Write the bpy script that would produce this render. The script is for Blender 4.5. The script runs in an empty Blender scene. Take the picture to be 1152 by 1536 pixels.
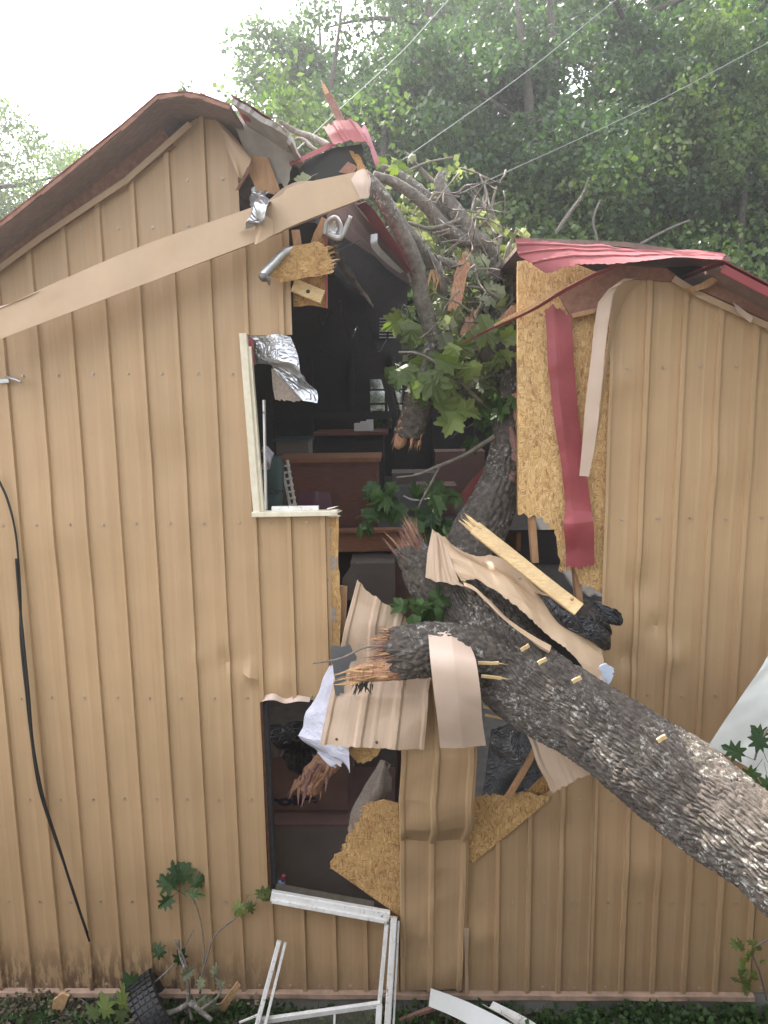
import bpy, math, random
import numpy as np
from mathutils import Vector, Matrix, Quaternion

# ------------------------------------------------------------------ scene, camera, light
S = bpy.context.scene
COL = S.collection
rnd = random.Random(7)
nr = np.random.default_rng(7)
R = math.radians

PITCH, YAW, ROLL, DIST, EYE, FPX = 0.16359, 0.02589, -0.0140, 5.0634, 4.4387, 1154.0
cp, sp = math.cos(PITCH), math.sin(PITCH)
FW = Vector((-math.sin(YAW) * cp, math.cos(YAW) * cp, -sp))
RT0 = Vector((math.cos(YAW), math.sin(YAW), 0))
UP0 = RT0.cross(FW)
RT = RT0 * math.cos(ROLL) + UP0 * math.sin(ROLL)
UP = -RT0 * math.sin(ROLL) + UP0 * math.cos(ROLL)
CAM = Vector((0, -DIST, EYE))

cd = bpy.data.cameras.new('camera')
cam = bpy.data.objects.new('camera', cd)
COL.objects.link(cam)
m = Matrix((RT, UP, -FW)).transposed().to_4x4()
m.translation = CAM
cam.matrix_world = m
cd.sensor_fit = 'VERTICAL'
cd.sensor_height = 36
cd.lens = 36 * FPX / 1536
cd.clip_end = 800
cd.clip_start = 0.05
S.camera = cam

SUN_EL, SUN_AZ = R(50), R(-34)          # azimuth measured from +Y towards +X
w = bpy.data.worlds.new('World')
S.world = w
w.use_nodes = True
wn = w.node_tree
sky = wn.nodes.new('ShaderNodeTexSky')
sky.sky_type = 'NISHITA'
sky.sun_disc = False
sky.sun_elevation = SUN_EL
sky.sun_rotation = SUN_AZ
sky.air_density = 1.0
sky.dust_density = 3.0
sky.ozone_density = 1.0
tcw = wn.nodes.new('ShaderNodeTexCoord')
cln = wn.nodes.new('ShaderNodeTexNoise')
cln.inputs['Scale'].default_value = 1.6
cln.inputs['Detail'].default_value = 5
wn.links.new(tcw.outputs['Generated'], cln.inputs['Vector'])
clr = wn.nodes.new('ShaderNodeValToRGB')
clr.color_ramp.elements[0].position, clr.color_ramp.elements[1].position = .35, .65
clr.color_ramp.elements[0].color = (.22, .22, .22, 1)
clr.color_ramp.elements[1].color = (.60, .60, .60, 1)
wn.links.new(cln.outputs[0], clr.inputs[0])
mxw = wn.nodes.new('ShaderNodeMix')
mxw.data_type = 'RGBA'
mxw.inputs[7].default_value = (8.5, 8.0, 7.4, 1)       # sunlit thin cloud
wn.links.new(clr.outputs[0], mxw.inputs[0])
wn.links.new(sky.outputs[0], mxw.inputs[6])
wn.links.new(mxw.outputs[2], wn.nodes['Background'].inputs[0])
wn.nodes['Background'].inputs[1].default_value = 0.15

sd = bpy.data.lights.new('sun', 'SUN')
sd.energy = 3.0
sd.angle = R(0.6)
sd.color = (1, 0.95, 0.87)
sun = bpy.data.objects.new('sun', sd)
COL.objects.link(sun)
sv = Vector((math.sin(SUN_AZ) * math.cos(SUN_EL), math.cos(SUN_AZ) * math.cos(SUN_EL), math.sin(SUN_EL)))
sun.rotation_euler = sv.to_track_quat('Z', 'Y').to_euler()
sun.location = sv * 40

S.view_settings.view_transform = 'Standard'
S.view_settings.look = 'None'
S.view_settings.gamma = 1
S.view_settings.use_curve_mapping = False
S.view_settings.exposure = 2.2
try:
    S.cycles.max_bounces = 7
    S.cycles.diffuse_bounces = 4
    S.cycles.transparent_max_bounces = 6
    S.cycles.use_denoising = True
except Exception:
    pass


# ------------------------------------------------------------------ helpers
def ray(px, py):
    return FW + RT * ((px - 576) / FPX) - UP * ((py - 768) / FPX)


def P(px, py, Y=0.0):
    """point of the place that stands at distance Y behind the wall face"""
    d = ray(px, py)
    return CAM + d * ((Y + DIST) / d.y)


def PZ(px, py, z):
    d = ray(px, py)
    return CAM + d * ((z - EYE) / d.z)


def scale_at(px, py, Y):
    d = ray(px, py)
    return FPX / ((Y + DIST) / d.y)


def X(px, py):
    return P(px, py).x


def Z(px, py):
    return P(px, py).z


def tag(o, label=None, cat=None, group=None, kind=None):
    if label: o['label'] = label
    if cat: o['category'] = cat
    if group: o['group'] = group
    if kind: o['kind'] = kind
    return o


def empty(name, loc, label=None, cat=None, group=None, kind=None):
    o = bpy.data.objects.new(name, None)
    COL.objects.link(o)
    o.location = loc
    o.empty_display_size = 0.1
    return tag(o, label, cat, group, kind)


def obj(name, me, mat=None, parent=None):
    o = bpy.data.objects.new(name, me)
    COL.objects.link(o)
    if mat is not None and not me.materials:
        me.materials.append(mat)
    if parent is not None:
        o.parent = parent
        o.matrix_parent_inverse = Matrix.Translation(parent.location).inverted() if parent.parent is None else Matrix.Identity(4)
    return o


def mesh(name, V, F, smooth=False, uv=None):
    """V (n,3); F list of lists or (m,k) array; uv per vertex"""
    me = bpy.data.meshes.new(name)
    V = np.asarray(V, dtype=np.float32).reshape(-1, 3)
    if isinstance(F, np.ndarray):
        k = F.shape[1]
        me.vertices.add(len(V))
        me.vertices.foreach_set('co', V.ravel())
        me.loops.add(F.size)
        me.loops.foreach_set('vertex_index', F.astype(np.int32).ravel())
        me.polygons.add(len(F))
        me.polygons.foreach_set('loop_start', np.arange(0, F.size, k, dtype=np.int32))
        me.polygons.foreach_set('loop_total', np.full(len(F), k, dtype=np.int32))
        me.update(calc_edges=True)
    else:
        me.from_pydata(V.tolist(), [], F)
    if uv is not None:
        uv = np.asarray(uv, dtype=np.float32)
        li = np.empty(len(me.loops), dtype=np.int32)
        me.loops.foreach_get('vertex_index', li)
        lay = me.uv_layers.new(name='UVMap')
        lay.data.foreach_set('uv', uv[li].ravel())
    if smooth:
        me.polygons.foreach_set('use_smooth', np.ones(len(me.polygons), dtype=bool))
    me.update()
    return me


class MB:
    """collects simple solids into one mesh"""
    def __init__(s):
        s.V, s.F = [], []

    def add(s, V, F):
        n = len(s.V)
        s.V += [tuple(v) for v in V]
        s.F += [[i + n for i in f] for f in F]
        return s

    def box(s, lo, hi, rot=None, c=0.0):
        lo, hi = Vector(lo), Vector(hi)
        ce, h = (lo + hi) / 2, (hi - lo) / 2
        V = []
        for sx in (-1, 1):
            for sy in (-1, 1):
                for sz in (-1, 1):
                    v = Vector((sx * h.x, sy * h.y, sz * h.z))
                    if rot is not None: v = rot @ v
                    V.append(ce + v)
        return s.add(V, [[0, 1, 3, 2], [4, 6, 7, 5], [0, 4, 5, 1], [2, 3, 7, 6], [0, 2, 6, 4], [1, 5, 7, 3]])

    def beam(s, p0, p1, wd, th, up=(0, -1, 0), ch=0.12, cuts=3, jit=0.0):
        """bar from p0 to p1: wd across, th along up; chamfered edges"""
        p0, p1, up = Vector(p0), Vector(p1), Vector(up)
        d = (p1 - p0).normalized()
        a = d.cross(up).normalized()
        b = a.cross(d).normalized()
        c = min(wd, th) * ch
        hw, ht = wd / 2, th / 2
        prof = [(-hw + c, -ht), (hw - c, -ht), (hw, -ht + c), (hw, ht - c), (hw - c, ht), (-hw + c, ht), (-hw, ht - c), (-hw, -ht + c)]
        V, F = [], []
        for i in range(cuts + 1):
            q = p0.lerp(p1, i / cuts)
            jx, jy = rnd.uniform(-jit, jit), rnd.uniform(-jit, jit)
            for x, y in prof:
                V.append(q + a * (x + jx) + b * (y + jy))
        for i in range(cuts):
            for k in range(8):
                F.append([i * 8 + k, i * 8 + (k + 1) % 8, i * 8 + 8 + (k + 1) % 8, i * 8 + 8 + k])
        F.append(list(range(7, -1, -1)))
        F.append([cuts * 8 + k for k in range(8)])
        return s.add(V, F)

    def shard(s, p, d, L, r):
        d = Vector(d).normalized()
        a = d.orthogonal().normalized()
        a.rotate(Quaternion(d, rnd.uniform(0, 6.28)))
        b = d.cross(a)
        p = Vector(p)
        f = rnd.uniform(0.35, 0.7)
        V = [p + a * r, p + b * r * f, p - a * r, p - b * r * f]
        q = p + d * L * 0.55 + a * rnd.uniform(-.3, .3) * r
        V += [q + a * r * .7, q + b * r * f * .6, q - a * r * .7, q - b * r * f * .6, p + d * L + a * rnd.uniform(-.6, .6) * r]
        F = [[3, 2, 1, 0], [0, 1, 5, 4], [1, 2, 6, 5], [2, 3, 7, 6], [3, 0, 4, 7], [4, 5, 8], [5, 6, 8], [6, 7, 8], [7, 4, 8]]
        return s.add(V, F)

    def build(s, name, mat, parent=None, smooth=False):
        return obj(name, mesh(name, s.V, s.F, smooth), mat, parent)


def hash3(ix, iy, iz, seed):
    h = (ix.astype(np.int64) * 374761393 + iy.astype(np.int64) * 668265263 + iz.astype(np.int64) * 2147483647 + seed * 974711) & 0xFFFFFFFF
    h = ((h ^ (h >> 13)) * 1274126177) & 0xFFFFFFFF
    h = ((h ^ (h >> 16)) * 2246822519) & 0xFFFFFFFF
    return ((h ^ (h >> 15)) & 0xFFFFFF) / float(0xFFFFFF)


def vnoise(p, seed=0):
    """smooth value noise, p (...,3) -> 0..1"""
    p = np.asarray(p, dtype=np.float64)
    i = np.floor(p)
    f = p - i
    f = f * f * (3 - 2 * f)
    i = i.astype(np.int64)
    out = 0
    for dx in (0, 1):
        for dy in (0, 1):
            for dz in (0, 1):
                wgt = (f[..., 0] if dx else 1 - f[..., 0]) * (f[..., 1] if dy else 1 - f[..., 1]) * (f[..., 2] if dz else 1 - f[..., 2])
                out = out + wgt * hash3(i[..., 0] + dx, i[..., 1] + dy, i[..., 2] + dz, seed)
    return out


def fbm(p, seed=0, octv=3):
    p = np.asarray(p, dtype=np.float64)
    a, t, o = 1.0, 0.0, 0
    for k in range(octv):
        o = o + a * vnoise(p * 2 ** k, seed + k)
        t += a
        a *= .5
    return o / t


def worley2(u, v, per, seed):
    """F2-F1 of a jittered grid in (u,v); v periodic with per cells"""
    iu, iv = np.floor(u).astype(np.int64), np.floor(v).astype(np.int64)
    f1 = np.full(u.shape, 9.0)
    f2 = np.full(u.shape, 9.0)
    for du in (-1, 0, 1):
        for dv in (-1, 0, 1):
            cu, cv = iu + du, iv + dv
            cw = np.mod(cv, per) if per else cv
            a = cu + hash3(cu, cw, cu * 0, seed)
            b = cv + hash3(cu, cw, cu * 0 + 1, seed)
            d = np.hypot(u - a, v - b)
            n2 = np.minimum(np.maximum(f1, d), f2)
            f1 = np.minimum(f1, d)
            f2 = n2
    return f2 - f1


def catmull(pts, n):
    p = np.asarray(pts, dtype=float)
    p = np.vstack([2 * p[0] - p[1], p, 2 * p[-1] - p[-2]])
    m_ = len(p) - 3
    t = np.linspace(0, m_ - 1e-9, n)
    i = t.astype(int)
    f = (t - i)[:, None]
    a, b, c, d = p[i], p[i + 1], p[i + 2], p[i + 3]
    return .5 * (2 * b + (c - a) * f + (2 * a - 5 * b + 4 * c - d) * f ** 2 + (3 * b - a - 3 * c + d) * f ** 3)


def tube_arrays(path, nseg, nlen, bark=0.0, cell=(0.1, 0.035), seed=1, lump=0.06, cap=True, rag=0.0):
    """path rows (x,y,z,r). Real bark relief when bark > 0."""
    q = catmull(path, nlen)
    c, r = q[:, :3], np.maximum(q[:, 3], 0.001)
    t = np.gradient(c, axis=0)
    t /= np.linalg.norm(t, axis=1)[:, None] + 1e-9
    n = np.zeros_like(c)
    a = np.array([0.13, -0.9, 0.41]) if abs(t[0] @ np.array([0.13, -0.9, 0.41])) < .9 else np.array([1., 0, 0])
    for k in range(nlen):
        a = a - t[k] * (a @ t[k])
        a /= np.linalg.norm(a)
        n[k] = a
    b = np.cross(t, n)
    th = np.linspace(0, 2 * math.pi, nseg, endpoint=False)
    L = np.concatenate([[0], np.cumsum(np.linalg.norm(np.diff(c, axis=0), axis=1))])
    dirs = n[:, None, :] * np.cos(th)[None, :, None] + b[:, None, :] * np.sin(th)[None, :, None]
    rr = np.repeat(r[:, None], nseg, 1)
    pos = c[:, None, :] + dirs * rr[..., None]
    if lump:
        rr = rr * (1 + lump * (fbm(pos * (0.35 / r.mean()), seed, 2) - .5) * 2)
    if bark:
        per = max(4, int(round(2 * math.pi * r.mean() / cell[1])))
        U = np.repeat((L / cell[0])[:, None], nseg, 1)
        Vv = np.repeat((th / (2 * math.pi) * per)[None, :], nlen, 0)
        wob = fbm(pos * 9, seed + 5, 2) - .5
        d1 = worley2(U + wob * .9, Vv + wob * 1.6 , per, seed)
        d2 = worley2(U * 2.1 + wob, Vv * 2 , per * 2, seed + 3)
        h = np.clip(d1 * 2.3, 0, 1) ** .7 * .85 + np.clip(d2 * 1.8, 0, 1) * .2
        h = h + (fbm(pos * 45, seed + 9, 2) - .5) * .22 + (fbm(pos * 4, seed + 19, 2) - .5) * .5
        rr = rr + bark * (h - .6)
    if rag:
        e_ = (fbm(np.stack([np.cos(th) * 3.5, np.sin(th) * 3.5, th * 0 + seed], -1), seed + 40, 3) - .45) * 2 * rag
        wt_ = np.clip((L - (L[-1] - rag * 1.6)) / (rag * 1.6), 0, 1) ** 1.5
        c = c[:, None, :] + t[-1][None, None, :] * (wt_[:, None] * e_[None, :])[..., None]
    else:
        c = c[:, None, :]
    pos = c + dirs * rr[..., None]
    Vt = pos.reshape(-1, 3)
    i = np.arange(nlen - 1)[:, None] * nseg
    j = np.arange(nseg)[None, :]
    j2 = (j + 1) % nseg
    F = np.stack([i + j, i + j2, i + nseg + j2, i + nseg + j], -1).reshape(-1, 4)
    uv = np.stack([np.repeat(L[:, None], nseg, 1), np.repeat(np.minimum(th, 2 * math.pi - th)[None, :], nlen, 0) * r.mean()], -1).reshape(-1, 2)
    if cap:
        k = len(Vt)
        Vt = np.vstack([Vt, c[0].mean(0), c[-1].mean(0) - t[-1] * rag * 1.2])
        uv = np.vstack([uv, uv[0], uv[-1]])
        jj = np.arange(nseg)
        z = np.full(nseg, k)
        F = np.vstack([F, np.stack([z, (jj + 1) % nseg, jj, jj], -1), np.stack([z + 1, (nlen - 1) * nseg + jj, (nlen - 1) * nseg + (jj + 1) % nseg, (nlen - 1) * nseg + (jj + 1) % nseg], -1)])
        F = [[int(x) for x in dict.fromkeys(f)] for f in F]
    return Vt, F, uv


def tube(name, path, mat, parent=None, nseg=10, nlen=None, bark=0.0, cell=(0.1, .035), seed=1, lump=0.06, rag=0.0):
    nlen = nlen or max(6, 4 * len(path))
    V, F, uv = tube_arrays(path, nseg, nlen, bark, cell, seed, lump, True, rag)
    return obj(name, mesh(name, V, F, True, uv), mat, parent)


def pxpath(pts):
    """rows (px,py,Y,r in photo px) -> (x,y,z,r metres)"""
    o = []
    for px, py, Y, rp in pts:
        p = P(px, py, Y)
        o.append((p.x, p.y, p.z, rp / scale_at(px, py, Y)))
    return o


def jag(a, b, n, amp, seed):
    """points from a to b with a splintery offset (end excluded)"""
    rr = random.Random(seed)
    a, b = Vector(a), Vector(b)
    nrm = Vector((-(b - a).y, (b - a).x)).normalized()
    o = [tuple(a)]
    for k in range(1, n):
        o.append(tuple(a.lerp(b, (k + rr.uniform(-.3, .3)) / n) + nrm * rr.uniform(-amp, amp)))
    return o


def outline(pts, seed=1):
    """pts: (x,y) or (x,y,n,amp): a torn edge from this point to the next"""
    o = []
    for i, p in enumerate(pts):
        q = pts[(i + 1) % len(pts)]
        if len(p) == 4:
            o += jag(p[:2], q[:2], p[2], p[3], seed + i)
        else:
            o.append(tuple(p[:2]))
    return o


def plate(name, pts, Y, th, mat, parent=None, seed=1, tilt=(0, 0)):
    """board of thickness th cut to an outline given where it stands (front face at Y, tilted)"""
    ol = outline(pts, seed)
    cx = sum(p[0] for p in ol) / len(ol)
    cy = sum(p[1] for p in ol) / len(ol)
    V = []
    for x, y in ol:
        yy = Y + tilt[0] * (x - cx) / 200 + tilt[1] * (y - cy) / 200
        V.append(P(x, y, yy))
    n = len(V)
    nv = Vector((0, 0, 0))
    for i in range(n):
        nv += V[i].cross(V[(i + 1) % n])
    nv.normalize()
    if nv.y < 0: nv = -nv
    V += [v + nv * th for v in V]
    F = [list(range(n)), list(range(2 * n - 1, n - 1, -1))]
    for i in range(n):
        j = (i + 1) % n
        F.append([j, i, n + i, n + j])
    me = mesh(name, V, F)
    import bmesh
    bm = bmesh.new(); bm.from_mesh(me)
    bmesh.ops.recalc_face_normals(bm, faces=bm.faces)
    bmesh.ops.triangulate(bm, faces=[f for f in bm.faces if len(f.verts) > 4])
    bm.to_mesh(me); bm.free()
    return obj(name, me, mat, parent)


def resample(a, n, smooth):
    """a (k,m,3) -> (n,m,3) along first axis"""
    k = len(a)
    if smooth and k > 2:
        sh = a.shape
        return catmull(a.reshape(k, -1), n).reshape((n,) + sh[1:])
    t = np.linspace(0, k - 1, n)
    i = np.minimum(t.astype(int), k - 2)
    f = (t - i).reshape((-1,) + (1,) * (a.ndim - 1))
    return a[i] * (1 - f) + a[i + 1] * f


def sheet(name, rows, mat, parent=None, nu=40, nv=40, th=0.0015, ribs=(), crumple=0.0, cseed=1, smooth=(True, True), ragged=0.0, world=False, cfreq=5.0, vribs=()):
    """bent sheet of metal / film. rows: list of rows of (px,py,Y). ribs: (u, half width m, height m)"""
    A = np.array([[tuple(p) if world else tuple(P(*p)) for p in r] for r in rows], dtype=float)
    A = resample(A, nv, smooth[1])
    A = np.swapaxes(resample(np.swapaxes(A, 0, 1), nu, smooth[0]), 0, 1)
    du = np.gradient(A, axis=1)
    dv = np.gradient(A, axis=0)
    N = np.cross(du, dv)
    N /= np.linalg.norm(N, axis=2)[..., None] + 1e-12
    s_ = np.sign((N * (np.array(CAM) - A)).sum(2).mean()) or 1
    N *= s_
    lu = np.concatenate([np.zeros((nv, 1)), np.cumsum(np.linalg.norm(np.diff(A, axis=1), axis=2), axis=1)], 1)
    lv = np.concatenate([np.zeros((1, nu)), np.cumsum(np.linalg.norm(np.diff(A, axis=0), axis=2), axis=0)], 0)
    h = np.zeros((nv, nu))
    U = np.linspace(0, 1, nu)[None, :]
    for (ru, hw, hh) in ribs:
        d = np.abs(lu - ru * lu[:, -1:])
        h += hh * np.clip((hw - d) / (hw * .45), 0, 1)
    for (rv, hw, hh) in vribs:
        d = np.abs(lv - rv * lv[-1:, :])
        h += hh * np.clip((hw - d) / (hw * .45), 0, 1)
    if crumple:
        crumple = crumple * 1.9
        rg = random.Random(cseed)
        for k in range(9):
            a = rg.uniform(0, 6.28)
            fr = cfreq * rg.uniform(.6, 2.2)
            ph = rg.uniform(0, 6.28)
            g = (lu * math.cos(a) + lv * math.sin(a)) * fr + ph
            msk = vnoise(np.stack([lu * 4, lv * 4, lu * 0 + k * 3.3], -1), cseed)
            h += crumple * (np.abs((g / math.pi) % 2 - 1) - .5) * np.clip(msk * 2 - .6, 0, 1) / fr * cfreq
        h += crumple * .6 * (fbm(np.stack([lu * 3, lv * 3, lu * 0], -1), cseed + 4) - .5)
    A = A + N * h[..., None]
    if ragged:
        e = (vnoise(np.stack([lu * 60, lv * 60, lu * 0], -1), cseed + 8) - .5) * 2 * ragged
        A[-1] += (A[-1] - A[-2]) / (np.linalg.norm(A[-1] - A[-2], axis=1)[:, None] + 1e-9) * e[-1][:, None]
        A[0] += (A[0] - A[1]) / (np.linalg.norm(A[0] - A[1], axis=1)[:, None] + 1e-9) * e[0][:, None]
    du = np.gradient(A, axis=1); dv = np.gradient(A, axis=0)
    N2 = np.cross(du, dv); N2 /= np.linalg.norm(N2, axis=2)[..., None] + 1e-12
    N2 *= s_
    B = A - N2 * th
    n = nu * nv
    V = np.vstack([A.reshape(-1, 3), B.reshape(-1, 3)])
    i = (np.arange(nv - 1)[:, None] * nu + np.arange(nu - 1)[None, :]).ravel()
    Fq = np.stack([i, i + 1, i + nu + 1, i + nu], -1)
    if s_ < 0: Fq = Fq[:, ::-1]
    Fb = Fq[:, ::-1] + n
    ring = list(range(nu)) + [k * nu + nu - 1 for k in range(1, nv)] + [(nv - 1) * nu + k for k in range(nu - 2, -1, -1)] + [k * nu for k in range(nv - 2, 0, -1)]
    ring = np.array(ring); r2 = np.roll(ring, -1)
    Fr = np.stack([r2, ring, ring + n, r2 + n], -1)
    if s_ < 0: Fr = Fr[:, ::-1]
    uv = np.stack([lu, lv], -1).reshape(-1, 2)
    me = mesh(name, V, np.vstack([Fq, Fb, Fr]), True, np.vstack([uv, uv]))
    try:
        me.set_sharp_from_angle(angle=R(22))
    except Exception:
        pass
    return obj(name, me, mat, parent)


# ------------------------------------------------------------------ materials
def nodemat(name):
    mt = bpy.data.materials.new(name)
    mt.use_nodes = True
    nt = mt.node_tree
    return mt, nt, nt.nodes['Principled BSDF']


def nd(nt, typ, **kw):
    n = nt.nodes.new(typ)
    for k, v in kw.items():
        if k in n.inputs.keys(): n.inputs[k].default_value = v
        else: setattr(n, k, v)
    return n


def coords(nt, src, sc):
    tc = nt.nodes.new('ShaderNodeTexCoord')
    mp = nt.nodes.new('ShaderNodeMapping')
    mp.inputs['Scale'].default_value = sc
    if src == 'Position':
        g = nt.nodes.new('ShaderNodeNewGeometry')
        nt.links.new(g.outputs['Position'], mp.inputs[0])
    else:
        nt.links.new(tc.outputs[src], mp.inputs[0])
    return mp.outputs[0]


def noise(nt, vec, sc, det=4, rough=.6):
    n = nd(nt, 'ShaderNodeTexNoise')
    n.inputs['Scale'].default_value = sc
    n.inputs['Detail'].default_value = det
    n.inputs['Roughness'].default_value = rough
    nt.links.new(vec, n.inputs['Vector'])
    return n.outputs[0]


def ramp(nt, fac, stops, interp='LINEAR'):
    r_ = nt.nodes.new('ShaderNodeValToRGB')
    r_.color_ramp.interpolation = interp
    e = r_.color_ramp.elements
    while len(e) < len(stops): e.new(.5)
    for el, (p, c) in zip(e, stops):
        el.position = p
        el.color = (c, c, c, 1) if isinstance(c, (int, float)) else (*c, 1)
    nt.links.new(fac, r_.inputs[0])
    return r_.outputs[0]


def mix(nt, fac, a, b, mode='MIX'):
    mx = nt.nodes.new('ShaderNodeMix')
    mx.data_type = 'RGBA'
    mx.blend_type = mode
    for sck, v in ((mx.inputs[0], fac), (mx.inputs[6], a), (mx.inputs[7], b)):
        if isinstance(v, (int, float)): sck.default_value = v
        elif isinstance(v, tuple): sck.default_value = (*v, 1)
        else: nt.links.new(v, sck)
    return mx.outputs[2]


def mapx(nt, x):
    mr = nt.nodes.new('ShaderNodeMapRange')
    mr.inputs[1].default_value, mr.inputs[2].default_value = -4, 1
    nt.links.new(x, mr.inputs[0])
    return mr.outputs[0]


def bump(nt, h, bs, strength=.3, dist=.01):
    b = nt.nodes.new('ShaderNodeBump')
    b.inputs['Strength'].default_value = strength
    b.inputs['Distance'].default_value = dist
    nt.links.new(h, b.inputs['Height'])
    nt.links.new(b.outputs[0], bs.inputs['Normal'])


def simple(name, col, rough=.6, var=.25, sc=8, metal=0, spec=.5, bmp=0, stretch=(1, 1, 1), src='Position'):
    mt, nt, bs = nodemat(name)
    v = coords(nt, src, stretch)
    n = noise(nt, v, sc)
    c = ramp(nt, n, [(.25, tuple(x * (1 - var) for x in col)), (.75, tuple(min(1, x * (1 + var)) for x in col))])
    nt.links.new(c, bs.inputs['Base Color'])
    bs.inputs['Roughness'].default_value = rough
    bs.inputs['Metallic'].default_value = metal
    bs.inputs['Specular IOR Level'].default_value = spec
    if bmp: bump(nt, n, bs, bmp, .006)
    return mt


def crinkle(name, col, rough, metal, sc=16, strength=.8):
    mt, nt, bs = nodemat(name)
    v = coords(nt, 'UV', (1, 1, 1))
    vo = nt.nodes.new('ShaderNodeTexVoronoi')
    vo.feature = 'F1'
    vo.inputs['Scale'].default_value = sc
    n = noise(nt, v, 6, 3)
    ad = nt.nodes.new('ShaderNodeVectorMath'); ad.operation = 'ADD'
    nt.links.new(v, ad.inputs[0]); nt.links.new(n, ad.inputs[1])
    nt.links.new(ad.outputs[0], vo.inputs['Vector'])
    c = ramp(nt, noise(nt, v, 9, 4), [(.3, tuple(x * .8 for x in col)), (.7, tuple(min(1, x * 1.1) for x in col))])
    nt.links.new(c, bs.inputs['Base Color'])
    bs.inputs['Roughness'].default_value = rough
    bs.inputs['Metallic'].default_value = metal
    bump(nt, vo.outputs['Distance'], bs, strength, .03)
    return mt


def dirty(name, col):
    mt, nt, bs = nodemat(name)
    p = coords(nt, 'Position', (1, 1, 1))
    a = ramp(nt, noise(nt, p, 38, 3, .6), [(.60, 0.0), (.66, 1.0)])
    b = ramp(nt, noise(nt, p, 6, 3), [(.42, .1), (.66, 1.0)])
    c = mix(nt, ramp(nt, noise(nt, p, 14, 4), [(.4, 0.0), (.75, .5)]), col, (.42, .39, .33))
    c = mix(nt, mix(nt, 1, a, b, 'MULTIPLY'), c, (.07, .055, .04))
    nt.links.new(c, bs.inputs['Base Color'])
    bs.inputs['Roughness'].default_value = .45
    return mt


def siding_mat(name, col, dirt=True):
    mt, nt, bs = nodemat(name)
    uv = coords(nt, 'UV', (1, 1, 1))
    st = coords(nt, 'UV', (55, .7, 1))
    s1 = noise(nt, st, 1.0, 5, .65)
    s2 = noise(nt, coords(nt, 'UV', (190, 2.2, 1)), 1.0, 3, .6)
    big = noise(nt, uv, 1.3, 4, .55)
    c = ramp(nt, s1, [(.28, tuple(x * .94 for x in col)), (.5, col), (.75, tuple(min(1, x * 1.06) for x in col))])
    c2 = ramp(nt, s2, [(.35, .93), (.65, 1.0)])
    c = mix(nt, .35, c, c2, 'MULTIPLY')
    oi = nt.nodes.new('ShaderNodeObjectInfo')
    c = mix(nt, 1.0, c, ramp(nt, oi.outputs['Random'], [(0, (.94, .945, .95)), (1, (1.03, 1.02, 1.0))]), 'MULTIPLY')
    dr = ramp(nt, noise(nt, coords(nt, 'UV', (17, .28, 1)), 1.0, 4, .6), [(.30, (.80, .77, .74)), (.46, (1, 1, 1))])
    c = mix(nt, .35, c, dr, 'MULTIPLY')
    c3 = ramp(nt, big, [(.3, (.86, .84, .82)), (.7, (1.04, 1.02, 1.0))])
    c = mix(nt, .8, c, c3, 'MULTIPLY')
    # small specks of dirt and scratches
    sp_ = noise(nt, uv, 55, 2, .5)
    spk = ramp(nt, sp_, [(.72, 0.0), (.76, 1.0)])
    area = ramp(nt, noise(nt, uv, 2.6, 2, .5), [(.52, 0.0), (.72, .8)])
    f = mix(nt, 1.0, spk, area, 'MULTIPLY')
    c = mix(nt, f, c, (.10, .055, .035))
    if dirt:
        g = nt.nodes.new('ShaderNodeNewGeometry')
        sx = nt.nodes.new('ShaderNodeSeparateXYZ')
        nt.links.new(g.outputs['Position'], sx.inputs[0])
        # mud splashed up from the ground: a stain that fades with height
        lowm = ramp(nt, sx.outputs[2], [(.0, 1.0), (.42, .0)])
        streak = noise(nt, coords(nt, 'UV', (26, 5.5, 1)), 1, 4, .65)
        sm = ramp(nt, streak, [(.43, 0.0), (.54, 1.0)])
        pa = ramp(nt, noise(nt, coords(nt, 'UV', (1.2, .4, 1)), 1, 2, .5), [(.36, 0.0), (.50, 1.0)])
        ff = mix(nt, 1.0, mix(nt, 1.0, lowm, sm, 'MULTIPLY'), pa, 'MULTIPLY')
        ff = mix(nt, 1.0, ff, ramp(nt, mapx(nt, sx.outputs[0]), [(.50, 1.0), (.62, .12)]), 'MULTIPLY')
        c = mix(nt, ff, c, (.085, .042, .022))
        dust = mix(nt, 1.0, ramp(nt, sx.outputs[2], [(.0, .45), (.25, .0)]), noise(nt, uv, 9, 3), 'MULTIPLY')
        c = mix(nt, dust, c, (.16, .12, .09))
    nt.links.new(c, bs.inputs['Base Color'])
    rg = ramp(nt, big, [(.3, .38), (.7, .56)])
    nt.links.new(rg, bs.inputs['Roughness'])
    bs.inputs['Specular IOR Level'].default_value = .45
    return mt


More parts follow.
